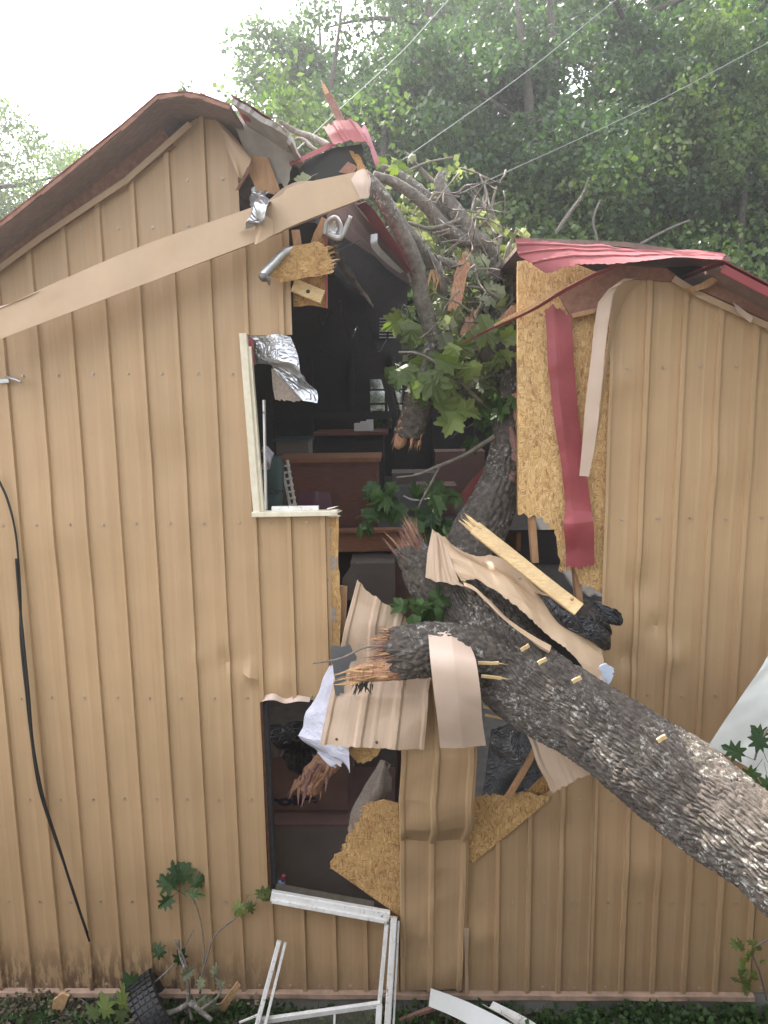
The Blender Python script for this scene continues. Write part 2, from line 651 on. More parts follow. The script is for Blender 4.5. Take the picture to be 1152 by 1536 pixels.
def osb_mat(name, tint=(1, 1, 1)):
    mt, nt, bs = nodemat(name)
    cols = None
    base = None
    for k, (ang, sx, sy) in enumerate(((.5, 150, 36), (-.35, 42, 160), (1.0, 120, 32))):
        g = nt.nodes.new('ShaderNodeNewGeometry')
        mp = nt.nodes.new('ShaderNodeMapping')
        mp.inputs['Rotation'].default_value = (0, ang, 0)
        mp.inputs['Scale'].default_value = (sx, 1, sy)
        mp.inputs['Location'].default_value = (k * 3.1, k, k * 5.7)
        nz_ = nt.nodes.new('ShaderNodeTexNoise'); nz_.inputs['Scale'].default_value = 7
        va = nt.nodes.new('ShaderNodeVectorMath'); va.operation = 'MULTIPLY_ADD'
        va.inputs[1].default_value = (.12, .12, .12)
        nt.links.new(nz_.outputs['Color'], va.inputs[0]); nt.links.new(g.outputs['Position'], va.inputs[2])
        nt.links.new(va.outputs[0], mp.inputs[0])
        vo = nt.nodes.new('ShaderNodeTexVoronoi')
        vo.inputs['Scale'].default_value = 1
        nt.links.new(mp.outputs[0], vo.inputs['Vector'])
        sc = nt.nodes.new('ShaderNodeSeparateColor')
        nt.links.new(vo.outputs['Color'], sc.inputs[0])
        t = tint
        cc = ramp(nt, sc.outputs[0], [(0, (.27 * t[0], .13 * t[1], .04 * t[2])), (.3, (.45 * t[0], .25 * t[1], .085 * t[2])), (.7, (.53 * t[0], .315 * t[1], .115 * t[2])), (1, (.62 * t[0], .40 * t[1], .17 * t[2]))])
        if base is None: base = cc; hgt = sc.outputs[1]
        else:
            msk = ramp(nt, sc.outputs[1], [(.52, 0.0), (.56, 1.0)])
            base = mix(nt, msk, base, cc)
            hgt = mix(nt, msk, hgt, sc.outputs[1])
    g = coords(nt, 'Position', (1, 1, 1))
    base = mix(nt, .6, base, ramp(nt, noise(nt, g, 3, 4), [(.3, .72), (.7, 1.1)]), 'MULTIPLY')
    dk = ramp(nt, noise(nt, g, 90, 2), [(.68, 0.0), (.76, .45)])
    base = mix(nt, dk, base, (.10, .045, .015))
    nt.links.new(base, bs.inputs['Base Color'])
    bs.inputs['Roughness'].default_value = .75
    bump(nt, hgt, bs, .5, .004)
    return mt


def wood_mat(name, c1, c2, rough=.65, scl=(1, 14, 1)):
    """grain along the longest local axis is approximated by stretched noise in generated space"""
    mt, nt, bs = nodemat(name)
    v = coords(nt, 'Position', scl)
    n = noise(nt, v, 9, 5, .65)
    c = ramp(nt, n, [(.3, c1), (.7, c2)])
    k = ramp(nt, noise(nt, coords(nt, 'Position', (1, 1, 1)), 4, 3), [(.3, .75), (.7, 1.1)])
    c = mix(nt, .8, c, k, 'MULTIPLY')
    nt.links.new(c, bs.inputs['Base Color'])
    bs.inputs['Roughness'].default_value = rough
    bump(nt, n, bs, .35, .003)
    return mt


def bark_mat(name, dark, light, lichen=.5):
    mt, nt, bs = nodemat(name)
    p = coords(nt, 'Position', (1, 1, 1))
    n = noise(nt, p, 26, 6, .7)
    c = ramp(nt, n, [(.3, dark), (.7, light)])
    b = noise(nt, p, 5, 3)
    c = mix(nt, .7, c, ramp(nt, b, [(.3, (.7, .68, .66)), (.7, (1.1, 1.06, 1.02))]), 'MULTIPLY')
    # pale lichen crusts
    l1 = noise(nt, coords(nt, 'Position', (1, 1, 1)), 30, 5, .7)
    l2 = noise(nt, coords(nt, 'Position', (1, 1, 1)), 3.2, 2)
    msk = mix(nt, 1, ramp(nt, l1, [(.54, 0.0), (.62, 1.0)]), ramp(nt, l2, [(.45, 0.0), (.62, 1.0)]), 'MULTIPLY')
    mm = mix(nt, lichen, (0, 0, 0), msk)
    c = mix(nt, mm, c, (.52, .52, .47))
    mo = ramp(nt, noise(nt, p, 8, 3), [(.62, 0.0), (.75, .45)])
    c = mix(nt, mo, c, (.09, .095, .045))
    nt.links.new(c, bs.inputs['Base Color'])
    bs.inputs['Roughness'].default_value = .9
    bs.inputs['Specular IOR Level'].default_value = .08
    bump(nt, n, bs, .4, .005)
    return mt


def leaf_mat(name, dark, light, trans=.4, rough=.5):
    mt, nt, bs = nodemat(name)
    g = nt.nodes.new('ShaderNodeNewGeometry')
    oi = nt.nodes.new('ShaderNodeObjectInfo')
    ad = nt.nodes.new('ShaderNodeMath'); ad.operation = 'ADD'
    nt.links.new(g.outputs['Random Per Island'], ad.inputs[0])
    nt.links.new(oi.outputs['Random'], ad.inputs[1])
    fr = nt.nodes.new('ShaderNodeMath'); fr.operation = 'FRACT'
    nt.links.new(ad.outputs[0], fr.inputs[0])
    c = ramp(nt, fr.outputs[0], [(0, dark), (.75, light), (1, tuple(x * 1.35 for x in light))])
    n = noise(nt, coords(nt, 'Position', (1, 1, 1)), .6, 2)
    c = mix(nt, .6, c, ramp(nt, n, [(.35, (.72, .8, .8)), (.65, (1.15, 1.1, .9))]), 'MULTIPLY')
    nt.links.new(c, bs.inputs['Base Color'])
    bs.inputs['Roughness'].default_value = rough
    bs.inputs['Specular IOR Level'].default_value = .35
    tr = nt.nodes.new('ShaderNodeBsdfTranslucent')
    tcx = mix(nt, 1, c, (1.15, 1.35, .6), 'MULTIPLY')
    nt.links.new(tcx, tr.inputs['Color'])
    ms = nt.nodes.new('ShaderNodeMixShader')
    ms.inputs[0].default_value = trans
    nt.links.new(bs.outputs[0], ms.inputs[1])
    nt.links.new(tr.outputs[0], ms.inputs[2])
    nt.links.new(ms.outputs[0], nt.nodes['Material Output'].inputs[0])
    return mt


def glass_mat(name, tint=(.8, .85, .88), mixf=.75):
    mt, nt, bs = nodemat(name)
    bs.inputs['Base Color'].default_value = (*tint, 1)
    bs.inputs['Roughness'].default_value = .06
    t = nt.nodes.new('ShaderNodeBsdfTransparent')
    ms = nt.nodes.new('ShaderNodeMixShader')
    ms.inputs[0].default_value = mixf
    gl = nt.nodes.new('ShaderNodeBsdfGlossy')
    gl.inputs['Roughness'].default_value = .05
    gl.inputs['Color'].default_value = (*tint, 1)
    nt.links.new(gl.outputs[0], ms.inputs[1])
    nt.links.new(t.outputs[0], ms.inputs[2])
    nt.links.new(ms.outputs[0], nt.nodes['Material Output'].inputs[0])
    return mt


TAN = (.46, .314, .177)
M = dict(
    siding=siding_mat('tan_siding_paint', TAN),
    sheet=siding_mat('tan_skylit_paint', (.53, .395, .285), False),  # siding paint again, paler and pinker: sky light put into the colour
    pink=simple('pinkish_sheet_back', (.56, .425, .335), .45, .06, 4),
    trim=simple('tan_trim_paint', (.46, .325, .205), .45, .07, 5),
    base=simple('base_trim_paint', (.36, .245, .175), .5, .3, 12),
    red=simple('barn_red_paint', (.24, .060, .062), .6, .2, 9, spec=.3),
    redtrim=simple('red_trim_paint', (.25, .046, .052), .5, .2, 5),
    osb=osb_mat('osb_board', (1.02, 1.06, 1.15)),
    silver=crinkle('dark_silver_film', (.20, .20, .21), .25, .6, 15, .9),
    osbp=osb_mat('osb_board_pale', (1.18, 1.28, 1.5)),
    osb2=osb_mat('osb_board_dark', (.75, .7, .62)),
    greyboard=simple('grey_board', (.34, .315, .285), .8, .2, 9, bmp=.2),
    pine=wood_mat('fresh_pine', (.52, .34, .15), (.70, .52, .28), .6, (3, 3, 12)),
    stud=wood_mat('aged_stud', (.34, .18, .085), (.46, .27, .14), .7, (6, 6, 1)),
    fascia=wood_mat('stained_board', (.20, .095, .06), (.33, .17, .115), .7, (3, 3, 3)),
    deck=wood_mat('roof_deck', (.17, .115, .10), (.27, .19, .165), .8, (2, 8, 2)),
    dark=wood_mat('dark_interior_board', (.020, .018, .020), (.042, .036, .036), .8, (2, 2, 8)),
    cab=wood_mat('cabinet_wood', (.11, .04, .03), (.18, .07, .05), .5, (1, 1, 9)),
    joist=wood_mat('joist_wood', (.22, .095, .05), (.33, .16, .085), .7, (1, 4, 9)),
    splinter=wood_mat('torn_heartwood', (.26, .11, .06), (.55, .32, .19), .8, (10, 10, 4)),
    splinter2=wood_mat('torn_pale_wood', (.42, .22, .10), (.62, .42, .22), .8, (10, 10, 4)),
    redwood=wood_mat('torn_red_wood', (.15, .075, .06), (.34, .19, .145), .8, (10, 10, 4)),
    bark=bark_mat('grey_furrowed_bark', (.042, .035, .030), (.15, .132, .116), .55),
    bark2=bark_mat('branch_bark', (.09, .08, .068), (.23, .215, .19), .6),
    barkd=bark_mat('forest_bark', (.05, .045, .04), (.11, .10, .085), .3),
    twig=simple('twig_bark', (.17, .145, .12), .85, .4, 20),
    leaf=leaf_mat('fallen_leaf', (.07, .10, .03), (.16, .20, .06), .4),
    leafw=leaf_mat('wilted_leaf', (.10, .115, .07), (.23, .245, .16), .35, .6),
    leafd=leaf_mat('dark_leaf', (.030, .062, .022), (.065, .115, .036), .35),
    forest=leaf_mat('forest_leaf', (.028, .060, .030), (.060, .108, .042), .42),
    forest2=leaf_mat('forest_leaf_yellow', (.050, .088, .030), (.105, .152, .046), .45),
    grass=leaf_mat('grass_blade', (.06, .095, .03), (.13, .165, .05), .35),
    litter=leaf_mat('dead_leaf', (.08, .066, .042), (.25, .21, .135), .2, .8),
    white=dirty('white_vinyl', (.74, .73, .70)),
    cream=simple('cream_paint', (.66, .60, .46), .5, .12, 20),
    whitesheet=simple('white_sheet_metal', (.62, .63, .60), .35, .06, 6),
    foil=crinkle('foil_facing', (.55, .56, .58), .32, .85, 8, .55),
    film=crinkle('white_film', (.56, .56, .64), .45, 0, 5, .35),
    fluff=simple('fibre_batt', (.30, .245, .20), .95, .3, 60, bmp=.8),
    greyfilm=crinkle('grey_film', (.13, .135, .14), .3, 0, 9, .8),
    black=crinkle('black_film', (.02, .021, .024), .28, 0, 12, .9),
    rubber=simple('black_rubber', (.018, .018, .018), .6, .3, 20),
    galv=simple('galvanised', (.45, .45, .45), .35, .15, 20, metal=.7),
    pipe=simple('dark_pipe', (.12, .11, .10), .45, .3, 10, metal=.4),
    concrete=simple('concrete', (.26, .245, .215), .9, .25, 6, bmp=.3),
    soil=simple('leafy_soil', (.075, .062, .042), .95, .5, 14, bmp=.8),
    card=simple('cardboard', (.17, .10, .085), .8, .15, 5),
    cardg=simple('grey_cardboard', (.16, .14, .125), .8, .15, 5),
    ink=simple('box_ink', (.02, .02, .05), .7, .1, 5),
    teal=simple('teal_plastic', (.035, .075, .075), .45, .2, 6),
    purple=simple('purple_plastic', (.10, .035, .06), .45, .2, 6),
    glass=glass_mat('window_glass'),
    screw=simple('screw_head', (.40, .32, .235), .4, .35, 40, metal=.3),
    paper=simple('paper', (.6, .6, .6), .8, .1, 10),
    blue=simple('blue_plastic', (.10, .22, .42), .4, .2, 10),
    rag=simple('pale_blue_cloth', (.55, .62, .74), .8, .12, 10),
    wire=simple('wire_cover', (.16, .17, .17), .6, .1, 5),
    cable=simple('cable_cover', (.012, .011, .011), .5, .2, 20),
    rust=simple('rusty_metal', (.16, .085, .055), .6, .4, 20, metal=.4),
)

# ------------------------------------------------------------------ ground
def ground_h(x, y):
    x = np.asarray(x, float); y = np.asarray(y, float)
    front = np.clip((-y - 0.9) / 3.4, 0, 1)
    h = -0.2 + 2.75 * front * front * (3 - 2 * front)
    back = np.clip((y - 12) / 60, 0, 1)
    h = h + 7 * back
    return h + .05 * (vnoise(np.stack([x * 1.7, y * 1.7, x * 0], -1), 3) - .5) * np.clip(np.abs(y - 3) / 4, .3, 1)


xs = np.unique(np.concatenate([np.linspace(-200, 200, 41), np.linspace(-12, 12, 97)]))
ys = np.unique(np.concatenate([np.linspace(-150, 220, 38), np.linspace(-9, 1, 61), np.linspace(1, 40, 40)]))
gx, gy = np.meshgrid(xs, ys)
gz = ground_h(gx, gy)
i = (np.arange(len(ys) - 1)[:, None] * len(xs) + np.arange(len(xs) - 1)[None, :]).ravel()
g_ = obj('ground', mesh('ground', np.stack([gx, gy, gz], -1), np.stack([i, i + 1, i + len(xs) + 1, i + len(xs)], -1), True), M['soil'])
tag(g_, kind='structure')

# ------------------------------------------------------------------ the building
B = empty('metal_building', (0, 3, 0), 'tan ribbed metal building with its gable wall split open by a fallen tree', 'building')

XW = X(374, 640)                       # left side of both window openings
PITCH_R = 0.2286
PH_L, PH_R = -2.5968, 1.561
gable_L = [(-9, 2.0), (X(-300, 620), Z(-300, 620))] + [(X(a, b), Z(a, b)) for a, b in ((-100, 482), (0, 402), (60, 357), (190, 270), (285, 184), (312, 164), (330, 185), (352, 212), (372, 236))]
gable_R = [(X(a, b), Z(a, b)) for a, b in ((895, 470), (915, 432), (945, 418), (1000, 421), (1040, 437), (1152, 492), (1400, 615))] + [(9, 1.2)]


def interp(pl):
    xs_ = [p[0] for p in pl]; zs_ = [p[1] for p in pl]
    return lambda x: float(np.interp(x, xs_, zs_))


zs = lambda px, py: Z(px, py)
dents = [(985, 938, .10, .012), (1010, 985, .16, -.015), (940, 985, .12, .014), (930, 570, .2, -.012), (1080, 700, .35, -.012), (375, 1012, .09, -.02), (340, 990, .10, .012), (420, 1020, .14, -.012), (960, 880, .2, .012), (1000, 460, .2, -.01), (300, 985, .08, -.01), (720, 1400, .2, -.014), (830, 1250, .3, .014), (960, 1300, .3, -.012), (260, 700, .4, .008), (100, 800, .5, -.008)]
DW = [(X(a, b), Z(a, b), r_, d) for a, b, r_, d in dents]


XR_ = X(901, 900)


def wall_disp(x, z):
    """buckling of the thin wall metal; negative y is towards the viewer"""
    o = 0.007 * (fbm(np.stack([x * 1.1, z * .8, x * 0], -1), 21, 3) - .5) + .004 * (fbm(np.stack([x * 5, z * 3, x * 0], -1), 31, 2) - .5)
    for cx, cz, r_, d in DW:
        q = ((x - cx) ** 2 + (z - cz) ** 2) / r_ ** 2
        o = o + 1.3 * d * np.exp(-q * 2) + 1.1 * d * np.maximum(0, 1 - np.sqrt(q) * 1.5)
    near = np.exp(-((np.minimum(np.abs(x - XW), np.abs(x - XR_)) / .45) ** 2)) * np.clip((z - 1.2) / .6, 0, 1)
    cr = np.abs(fbm(np.stack([x * 4.2, z * 3.1, x * 0 + 2], -1), 77, 2) - .5)
    o = o - .035 * near * np.maximum(0, .12 - cr)
    return o


def profile(x, ph):
    u = ((x - ph + PITCH_R / 2) % PITCH_R) - PITCH_R / 2
    a = np.abs(u)
    o = -.026 * np.clip((.0185 - a) / .0045, 0, 1)
    for mc in (.076, .1524 - PITCH_R):
        o = o - .0011 * np.clip((.012 - np.abs(u - mc)) / .007, 0, 1)
    return o


SCREW_Z = [.035, .722, 1.533, 2.302, Z(300, 785), Z(300, 560), Z(250, 340), Z(240, 270)]


def siding_piece(x0, x1, lo, hi, ph, name='siding_panel'):
    """one sheet of ribbed siding from x0 to x1 between two outlines"""
    base = np.array([-.1143, -.0841, -.083, -.0762, -.0694, -.064, -.0185, -.0163, -.014, 0, .014, .0163, .0185, .064, .0694, .0762, .083, .1])
    k0, k1 = int((x0 - ph) / PITCH_R) - 2, int((x1 - ph) / PITCH_R) + 2
    xx = np.concatenate([ph + k * PITCH_R + base for k in range(k0, k1 + 1)])
    xx = np.unique(np.concatenate([xx[(xx > x0 + .002) & (xx < x1 - .002)], [x0, x1]]))
    lo_ = np.array([lo(x) for x in xx]); hi_ = np.array([hi(x) for x in xx])
    nz = max(4, int((hi_ - lo_).max() / .06))
    t = np.linspace(0, 1, nz)[:, None]
    zz = lo_[None, :] * (1 - t) + np.maximum(hi_, lo_ + .01)[None, :] * t
    xg = np.repeat(xx[None, :], nz, 0)
    yy = profile(xg, ph) + wall_disp(xg, zz) + rnd.uniform(-.002, .002) - .003 * np.clip(1 - (xg - x0) / .03, 0, 1)
    A = np.stack([xg, yy, zz], -1)
    n = A.shape[0] * A.shape[1]
    nu = len(xx)
    V = np.vstack([A.reshape(-1, 3), A.reshape(-1, 3) + np.array([0, .0012, 0])])
    i = (np.arange(nz - 1)[:, None] * nu + np.arange(nu - 1)[None, :]).ravel()
    Fq = np.stack([i, i + 1, i + nu + 1, i + nu], -1)
    ring = np.array(list(range(nu)) + [k * nu + nu - 1 for k in range(1, nz)] + [(nz - 1) * nu + k for k in range(nu - 2, -1, -1)] + [k * nu for k in range(nz - 2, 0, -1)])
    r2 = np.roll(ring, -1)
    Fr = np.stack([r2, ring, ring + n, r2 + n], -1)
    uv = np.stack([xg, zz], -1).reshape(-1, 2)
    me = mesh(name, V, np.vstack([Fq, Fq[:, ::-1] + n, Fr]), True, np.vstack([uv, uv]))
    me.set_sharp_from_angle(angle=R(25))
    o = obj(name, me, M['siding'], B)
    # screw heads with washers
    mb = MB()
    k = math.ceil((x0 - ph) / PITCH_R - .5)
    while ph + (k + .5) * PITCH_R < x1 - .01:
        x = ph + (k + .5) * PITCH_R
        for z in SCREW_Z:
            z += rnd.uniform(-.006, .006)
            if lo(x) - .03 < z < hi(x) - .03 and x > x0 + .01:
                xj = x + rnd.uniform(-.008, .008)
                y = float(wall_disp(np.array([xj]), np.array([z]))[0])
                for r_, d0, d1 in ((.0125, 0.001, -.004), (.007, -.004, -.011)):
                    V2 = [(xj + r_ * math.cos(a * 1.0472), y + d, z + r_ * math.sin(a * 1.0472)) for d in (d0, d1) for a in range(6)]
                    mb.add(V2, [[a, (a + 1) % 6, 6 + (a + 1) % 6, 6 + a] for a in range(6)] + [[6, 7, 8, 9, 10, 11]])
        k += 1
    if mb.V:
        s_ = obj('screws', mesh('screws', mb.V, mb.F), M['screw'], None)
        s_.parent = o
        s_['kind'] = 'stuff'
    return o


def siding_run(x0, x1, lo, hi, ph):
    """split a run of wall into the metal sheets it is made of (four ribs each)"""
    wdt = PITCH_R * 4
    k = math.floor((x0 - ph + .03) / wdt)
    a = x0
    while a < x1 - .001:
        k += 1
        b = min(x1, ph + k * wdt + .03)
        if b - a > .03 or b >= x1:
            siding_piece(a, b - (.0 if b >= x1 else .0004), lo, hi, ph)
            a = b
        else:
            continue


zero = lambda x: 0.0
gl, gr = interp(gable_L), interp(gable_R)
siding_run(-7.0, XW, zero, gl, PH_L)
z_headU, z_sillU, z_headL = Z(400, 503), Z(440, 772), Z(440, 1050)
siding_run(XW + .0005, X(437, 460), lambda x: z_headU, lambda x: Z(400, 318), PH_L)
L3R = X(497, 900)
siding_run(XW + .0005, L3R, lambda x: z_headL, lambda x: z_sillU, PH_L)
sill_line = interp([(X(402, 1342), Z(402, 1342)), (X(600, 1385), Z(600, 1385))])
DL, DR = X(600, 1420), X(690, 1420)
siding_run(XW + .0005, DR, zero, sill_line, PH_L)
rt_top = interp([(X(704, 1275), Z(704, 1275)), (X(800, 1205), Z(800, 1205)), (X(832, 1180), Z(832, 1180)), (X(880, 1120), Z(880, 1120)), (X(905, 1040), Z(905, 1040))])
XR = X(901, 900)
siding_run(DR + .0005, XR, zero, rt_top, PH_R)
siding_run(XR + .0005, 6.2, zero, gr, PH_R)

# sheathing boards behind the metal (the wall's own thickness)
def sheathing(poly, y0=.032, th=.014, mat='osb2', name='sheathing_board'):
    V = [(x, y0, z) for x, z in poly] + [(x, y0 + th, z) for x, z in poly]
    n = len(poly)
    F = [list(range(n)), list(range(2 * n - 1, n - 1, -1))] + [[(i + 1) % n, i, n + i, n + (i + 1) % n] for i in range(n)]
    me = mesh(name, V, F)
    import bmesh
    bm = bmesh.new(); bm.from_mesh(me)
    bmesh.ops.recalc_face_normals(bm, faces=bm.faces)
    bmesh.ops.triangulate(bm, faces=[f for f in bm.faces if len(f.verts) > 4])
    bm.to_mesh(me); bm.free()
    return obj(name, me, M[mat], B)


sheathing([(-7, 0), (XW - .01, 0), (XW - .01, gl(XW - .02) - .05)] + [(x, z - .06) for x, z in reversed(gable_L) if -7 < x < XW - .05] + [(-7, gl(-7) - .05)])
sheathing([(XW + .005, 0), (DR - .01, 0), (DR - .01, sill_line(DR) - .02), (XW + .005, sill_line(XW) - .02)])
sheathing([(XW + .005, z_headL + .02), (L3R - .02, z_headL + .02), (L3R - .02, z_sillU - .02), (XW + .005, z_sillU - .02)])
sheathing([(DR + .01, 0), (6.1, 0), (6.1, gr(6.1) - .05)] + [(x, z - .05) for x, z in reversed(gable_R) if XR + .05 < x < 6] + [(XR + .02, gr(XR) - .1), (XR + .02, rt_top(XR) - .1), (DR + .01, rt_top(DR) - .04)])

# base trim and concrete foundation
mb = MB()
segs = np.linspace(-7, X(1128, 1490), 60)
V, F = [], []
for k, x in enumerate(segs):
    d = .004 * math.sin(k * 1.7)
    for y, z in ((-.004, .004), (-.044, -.004 + d * .4), (-.047 + d, -.038), (-.044 + d, -.038), (-.040, -.008), (-.004, .0)):
        V.append((x, y, z))
for k in range(len(segs) - 1):
    for j in range(5):
        F.append([k * 6 + j, k * 6 + j + 1, k * 6 + 7 + j, k * 6 + 6 + j])
obj('base_trim', mesh('base_trim', V, F), M['base'], B)
MB().box((-7, .002, -.6), (6.2, .25, -.012)).build('foundation', M['concrete'], B)

# bent-back lip of the siding over the lower window
sheet('head_flashing', [[(391, 1046, -.004), (410, 1040, -.02), (428, 1048, -.005), (445, 1043, -.02), (466, 1046, -.004)], [(391, 1052, -.03), (410, 1050, -.045), (428, 1055, -.025), (447, 1052, -.045), (464, 1053, -.03)]], M['pink'], B, 30, 5)
# sheathing edge that sticks out past the torn siding between the windows
plate('sheathing_strip', [(488, 774), (508, 776), (508, 800, 8, 2), (511, 930), (509, 1000, 4, 3), (496, 1002, 5, 3), (490, 990)], .006, .016, M['osb'], B, 3)
for k, (a, b) in enumerate(((493, 800), (501, 845), (494, 880), (500, 920), (493, 955))):
    plate('paper_scrap', [(a - 5, b - 12, 4, 1.5), (a + 4, b - 8, 4, 1.5), (a + 3, b + 13, 4, 2), (a - 4, b + 9, 4, 1.5)], .001, .001, M['fluff'], B, 40 + k, (0.03, 0.02))
plate('stud', [(509, 880), (521, 882), (519, 925, 5, 2), (512, 960)], .06, .05, M['stud'], B, 5)

# upper window: jamb, sill board and its splintered end
mb = MB()
mb.beam(P(365, 500, -.03), P(386, 768, -.03), .05, .05)
mb.build('window_jamb', M['cream'], B)
MB().beam(P(375, 520, -.012), P(394, 766, -.012), .022, .05).build('window_stop', M['cream'], B)
MB().beam(P(396, 600, .03), P(399, 765, .03), .012, .05).build('window_track', M['white'], B)
mb = MB()
mb.beam(P(379, 771, -.035), P(506, 769, -.035), .034, .07, ch=.1)
o = mb.build('window_sill', M['cream'], B)
mb = MB().beam(P(408, 763, .0), P(478, 762, .0), .03, .04)
mb.build('window_stop', M['white'], B)
mb = MB()
for k in range(12):
    mb.shard(P(496 + rnd.uniform(-6, 6), 769 + rnd.uniform(-6, 7), -.04 + rnd.uniform(-.03, .03)), (1, rnd.uniform(-.2, .2), rnd.uniform(-.3, .3)), rnd.uniform(.04, .09), .007)
s_ = mb.build('splintered_end', M['cream'], None); s_.parent = o; s_.matrix_parent_inverse = Matrix.Identity(4)
# lower window jambs, in a dark colour
MB().beam(P(396, 1052, .05), P(411, 1345, .05), .055, .07).build('window_jamb', M['dark'], B)
MB().beam(P(392, 1052, .01), P(406, 1342, .01), .018, .03).build('window_stop', M['rust'], B)

# ---- interior shell
BK = 6.6
wl = empty  # (alias not used further)


def panel_wall(name, poly, y, mat, th=.08):
    V = [(x, y, z) for x, z in poly] + [(x, y + th, z) for x, z in poly]
    n = len(poly)
    F = [list(range(n)), list(range(2 * n - 1, n - 1, -1))] + [[(i + 1) % n, i, n + i, n + (i + 1) % n] for i in range(n)]
    return obj(name, mesh(name, V, F), mat, B)


# back wall with an opening for the far window
a, b = P(551, 648, BK), P(608, 563, BK)
wx0, wz0, wx1, wz1 = a.x, a.z, b.x, b.z
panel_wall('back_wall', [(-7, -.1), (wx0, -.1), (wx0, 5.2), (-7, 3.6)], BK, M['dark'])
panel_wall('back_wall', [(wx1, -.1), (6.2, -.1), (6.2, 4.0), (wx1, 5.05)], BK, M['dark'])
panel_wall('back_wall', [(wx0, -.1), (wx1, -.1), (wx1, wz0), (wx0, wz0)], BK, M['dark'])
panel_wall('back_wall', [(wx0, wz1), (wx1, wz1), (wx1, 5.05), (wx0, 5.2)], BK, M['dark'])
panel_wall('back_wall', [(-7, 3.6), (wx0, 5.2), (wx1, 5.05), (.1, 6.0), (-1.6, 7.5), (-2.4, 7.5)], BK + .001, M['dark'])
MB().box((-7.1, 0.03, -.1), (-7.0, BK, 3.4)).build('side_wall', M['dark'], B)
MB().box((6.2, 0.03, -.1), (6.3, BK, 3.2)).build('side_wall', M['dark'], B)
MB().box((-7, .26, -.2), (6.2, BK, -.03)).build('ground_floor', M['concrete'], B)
# far window: frame, muntins, panes
fr = MB()
fw = .05
fr.box((wx0, BK - .02, wz0), (wx0 + fw, BK + .06, wz1)).box((wx1 - fw, BK - .02, wz0), (wx1, BK + .06, wz1)).box((wx0, BK - .021, wz0), (wx1, BK + .061, wz0 + fw)).box((wx0, BK - .021, wz1 - fw), (wx1, BK + .061, wz1))
wf = fr.build('far_window', M['dark'], B)
mu = MB()
for k in range(1, 4):
    z = wz0 + (wz1 - wz0) * k / 4
    mu.box((wx0, BK - .01, z - .014), (wx1, BK + .04, z + .014))
mu.box(((wx0 + wx1) / 2 - .02, BK - .012, wz0), ((wx0 + wx1) / 2 + .02, BK + .042, wz1))
s_ = mu.build('muntin', M['dark'], None); s_.parent = wf; s_.matrix_parent_inverse = Matrix.Identity(4)
s_ = MB().box((wx0, BK + .044, wz0), (wx1, BK + .048, wz1)).build('pane', M['glass'], None); s_.parent = wf; s_.matrix_parent_inverse = Matrix.Identity(4)
MB().beam(P(577, 566, 4.6), P(596, 640, 4.6), .09, .09).build('brace', M['dark'], B)
# wall vent
mb = MB()
for k in range(7):
    y_ = 478 + k * 4.7
    mb.beam(P(569, y_, BK - .03), P(580, y_, BK - .03), .018, .012)
    mb.beam(P(583, y_, BK - .03), P(594, y_, BK - .03), .018, .012)
mb.build('wall_vent', M['galv'], B)

# loft floor, joists, posts below it
LZ = P(560, 797, 2.1).z
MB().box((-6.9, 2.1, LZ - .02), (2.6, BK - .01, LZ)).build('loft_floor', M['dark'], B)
lf = MB().beam(P(505, 813, 2.08), P(695, 810, 2.08), .19, .04).build('rim_joist', M['joist'], B)
MB().beam(P(505, 796, 2.02), P(690, 793, 2.02), .03, .12).build('nosing', M['joist'], B)
for k in range(9):
    x = -3.2 + k * .61
    MB().box((x, 2.13, LZ - .21), (x + .04, BK - .02, LZ - .025)).build('joist', M['joist'], B)
for px in (541, 582, 640):
    p = P(px, 830, 2.3)
    MB().box((p.x - .045, 2.26, -.03), (p.x + .045, 2.35, LZ - .22)).build('post', M['dark'], B)
plate('plywood_brace', [(585, 835), (628, 832), (612, 845), (586, 872)], 2.2, .02, M['joist'], B)
for px, y0, y1 in ((800, 772, 842), (866, 845, 905)):
    MB().beam(P(px - 3, y0, .09), P(px + 2, y1, .09), .045, .09).build('stud', M['stud'], B)
MB().box((X(760, 800), .5, LZ - .35), (6.0, 2.0, LZ - .31)).build('floor_plank', M['dark'], B)

# ---- left roof: deck, metal, rake boards
def strip(name, prof, y0, y1, th, mat, parent, jag_end=0, ny=8):
    """long surface swept back in y from a profile of (x,z); th downward thickness"""
    V, F = [], []
    ys_ = np.linspace(y0, y1, ny)
    for y in ys_:
        for x, z in prof:
            V.append((x, y, z))
    n0 = len(V); k = len(prof)
    V += [(x, y, z - th) for x, y, z in V]
    for j in range(ny - 1):
        for i in range(k - 1):
            q = [j * k + i, j * k + i + 1, (j + 1) * k + i + 1, (j + 1) * k + i]
            F.append(q); F.append([v + n0 for v in reversed(q)])
    ring = list(range(k)) + [j * k + k - 1 for j in range(1, ny)] + [(ny - 1) * k + i for i in range(k - 2, -1, -1)] + [j * k for j in range(ny - 2, 0, -1)]
    for a_, b_ in zip(ring, ring[1:] + ring[:1]):
        F.append([b_, a_, a_ + n0, b_ + n0])
    return obj(name, mesh(name, V, F), mat, parent)


OV = -.36
ro = [P(a, b, OV) for a, b in ((-420, 640), (-120, 425), (0, 333), (60, 286), (120, 238), (180, 190), (236, 142), (276, 138), (305, 143), (345, 158))]
prof = [(p.x, p.z - .004) for p in ro]
strip('roof_deck', prof, OV + .03, BK + .3, .018, M['deck'], B)
strip('roof_sheet', [(x, z + .012) for x, z in prof], OV, BK + .3, .006, M['red'], B)
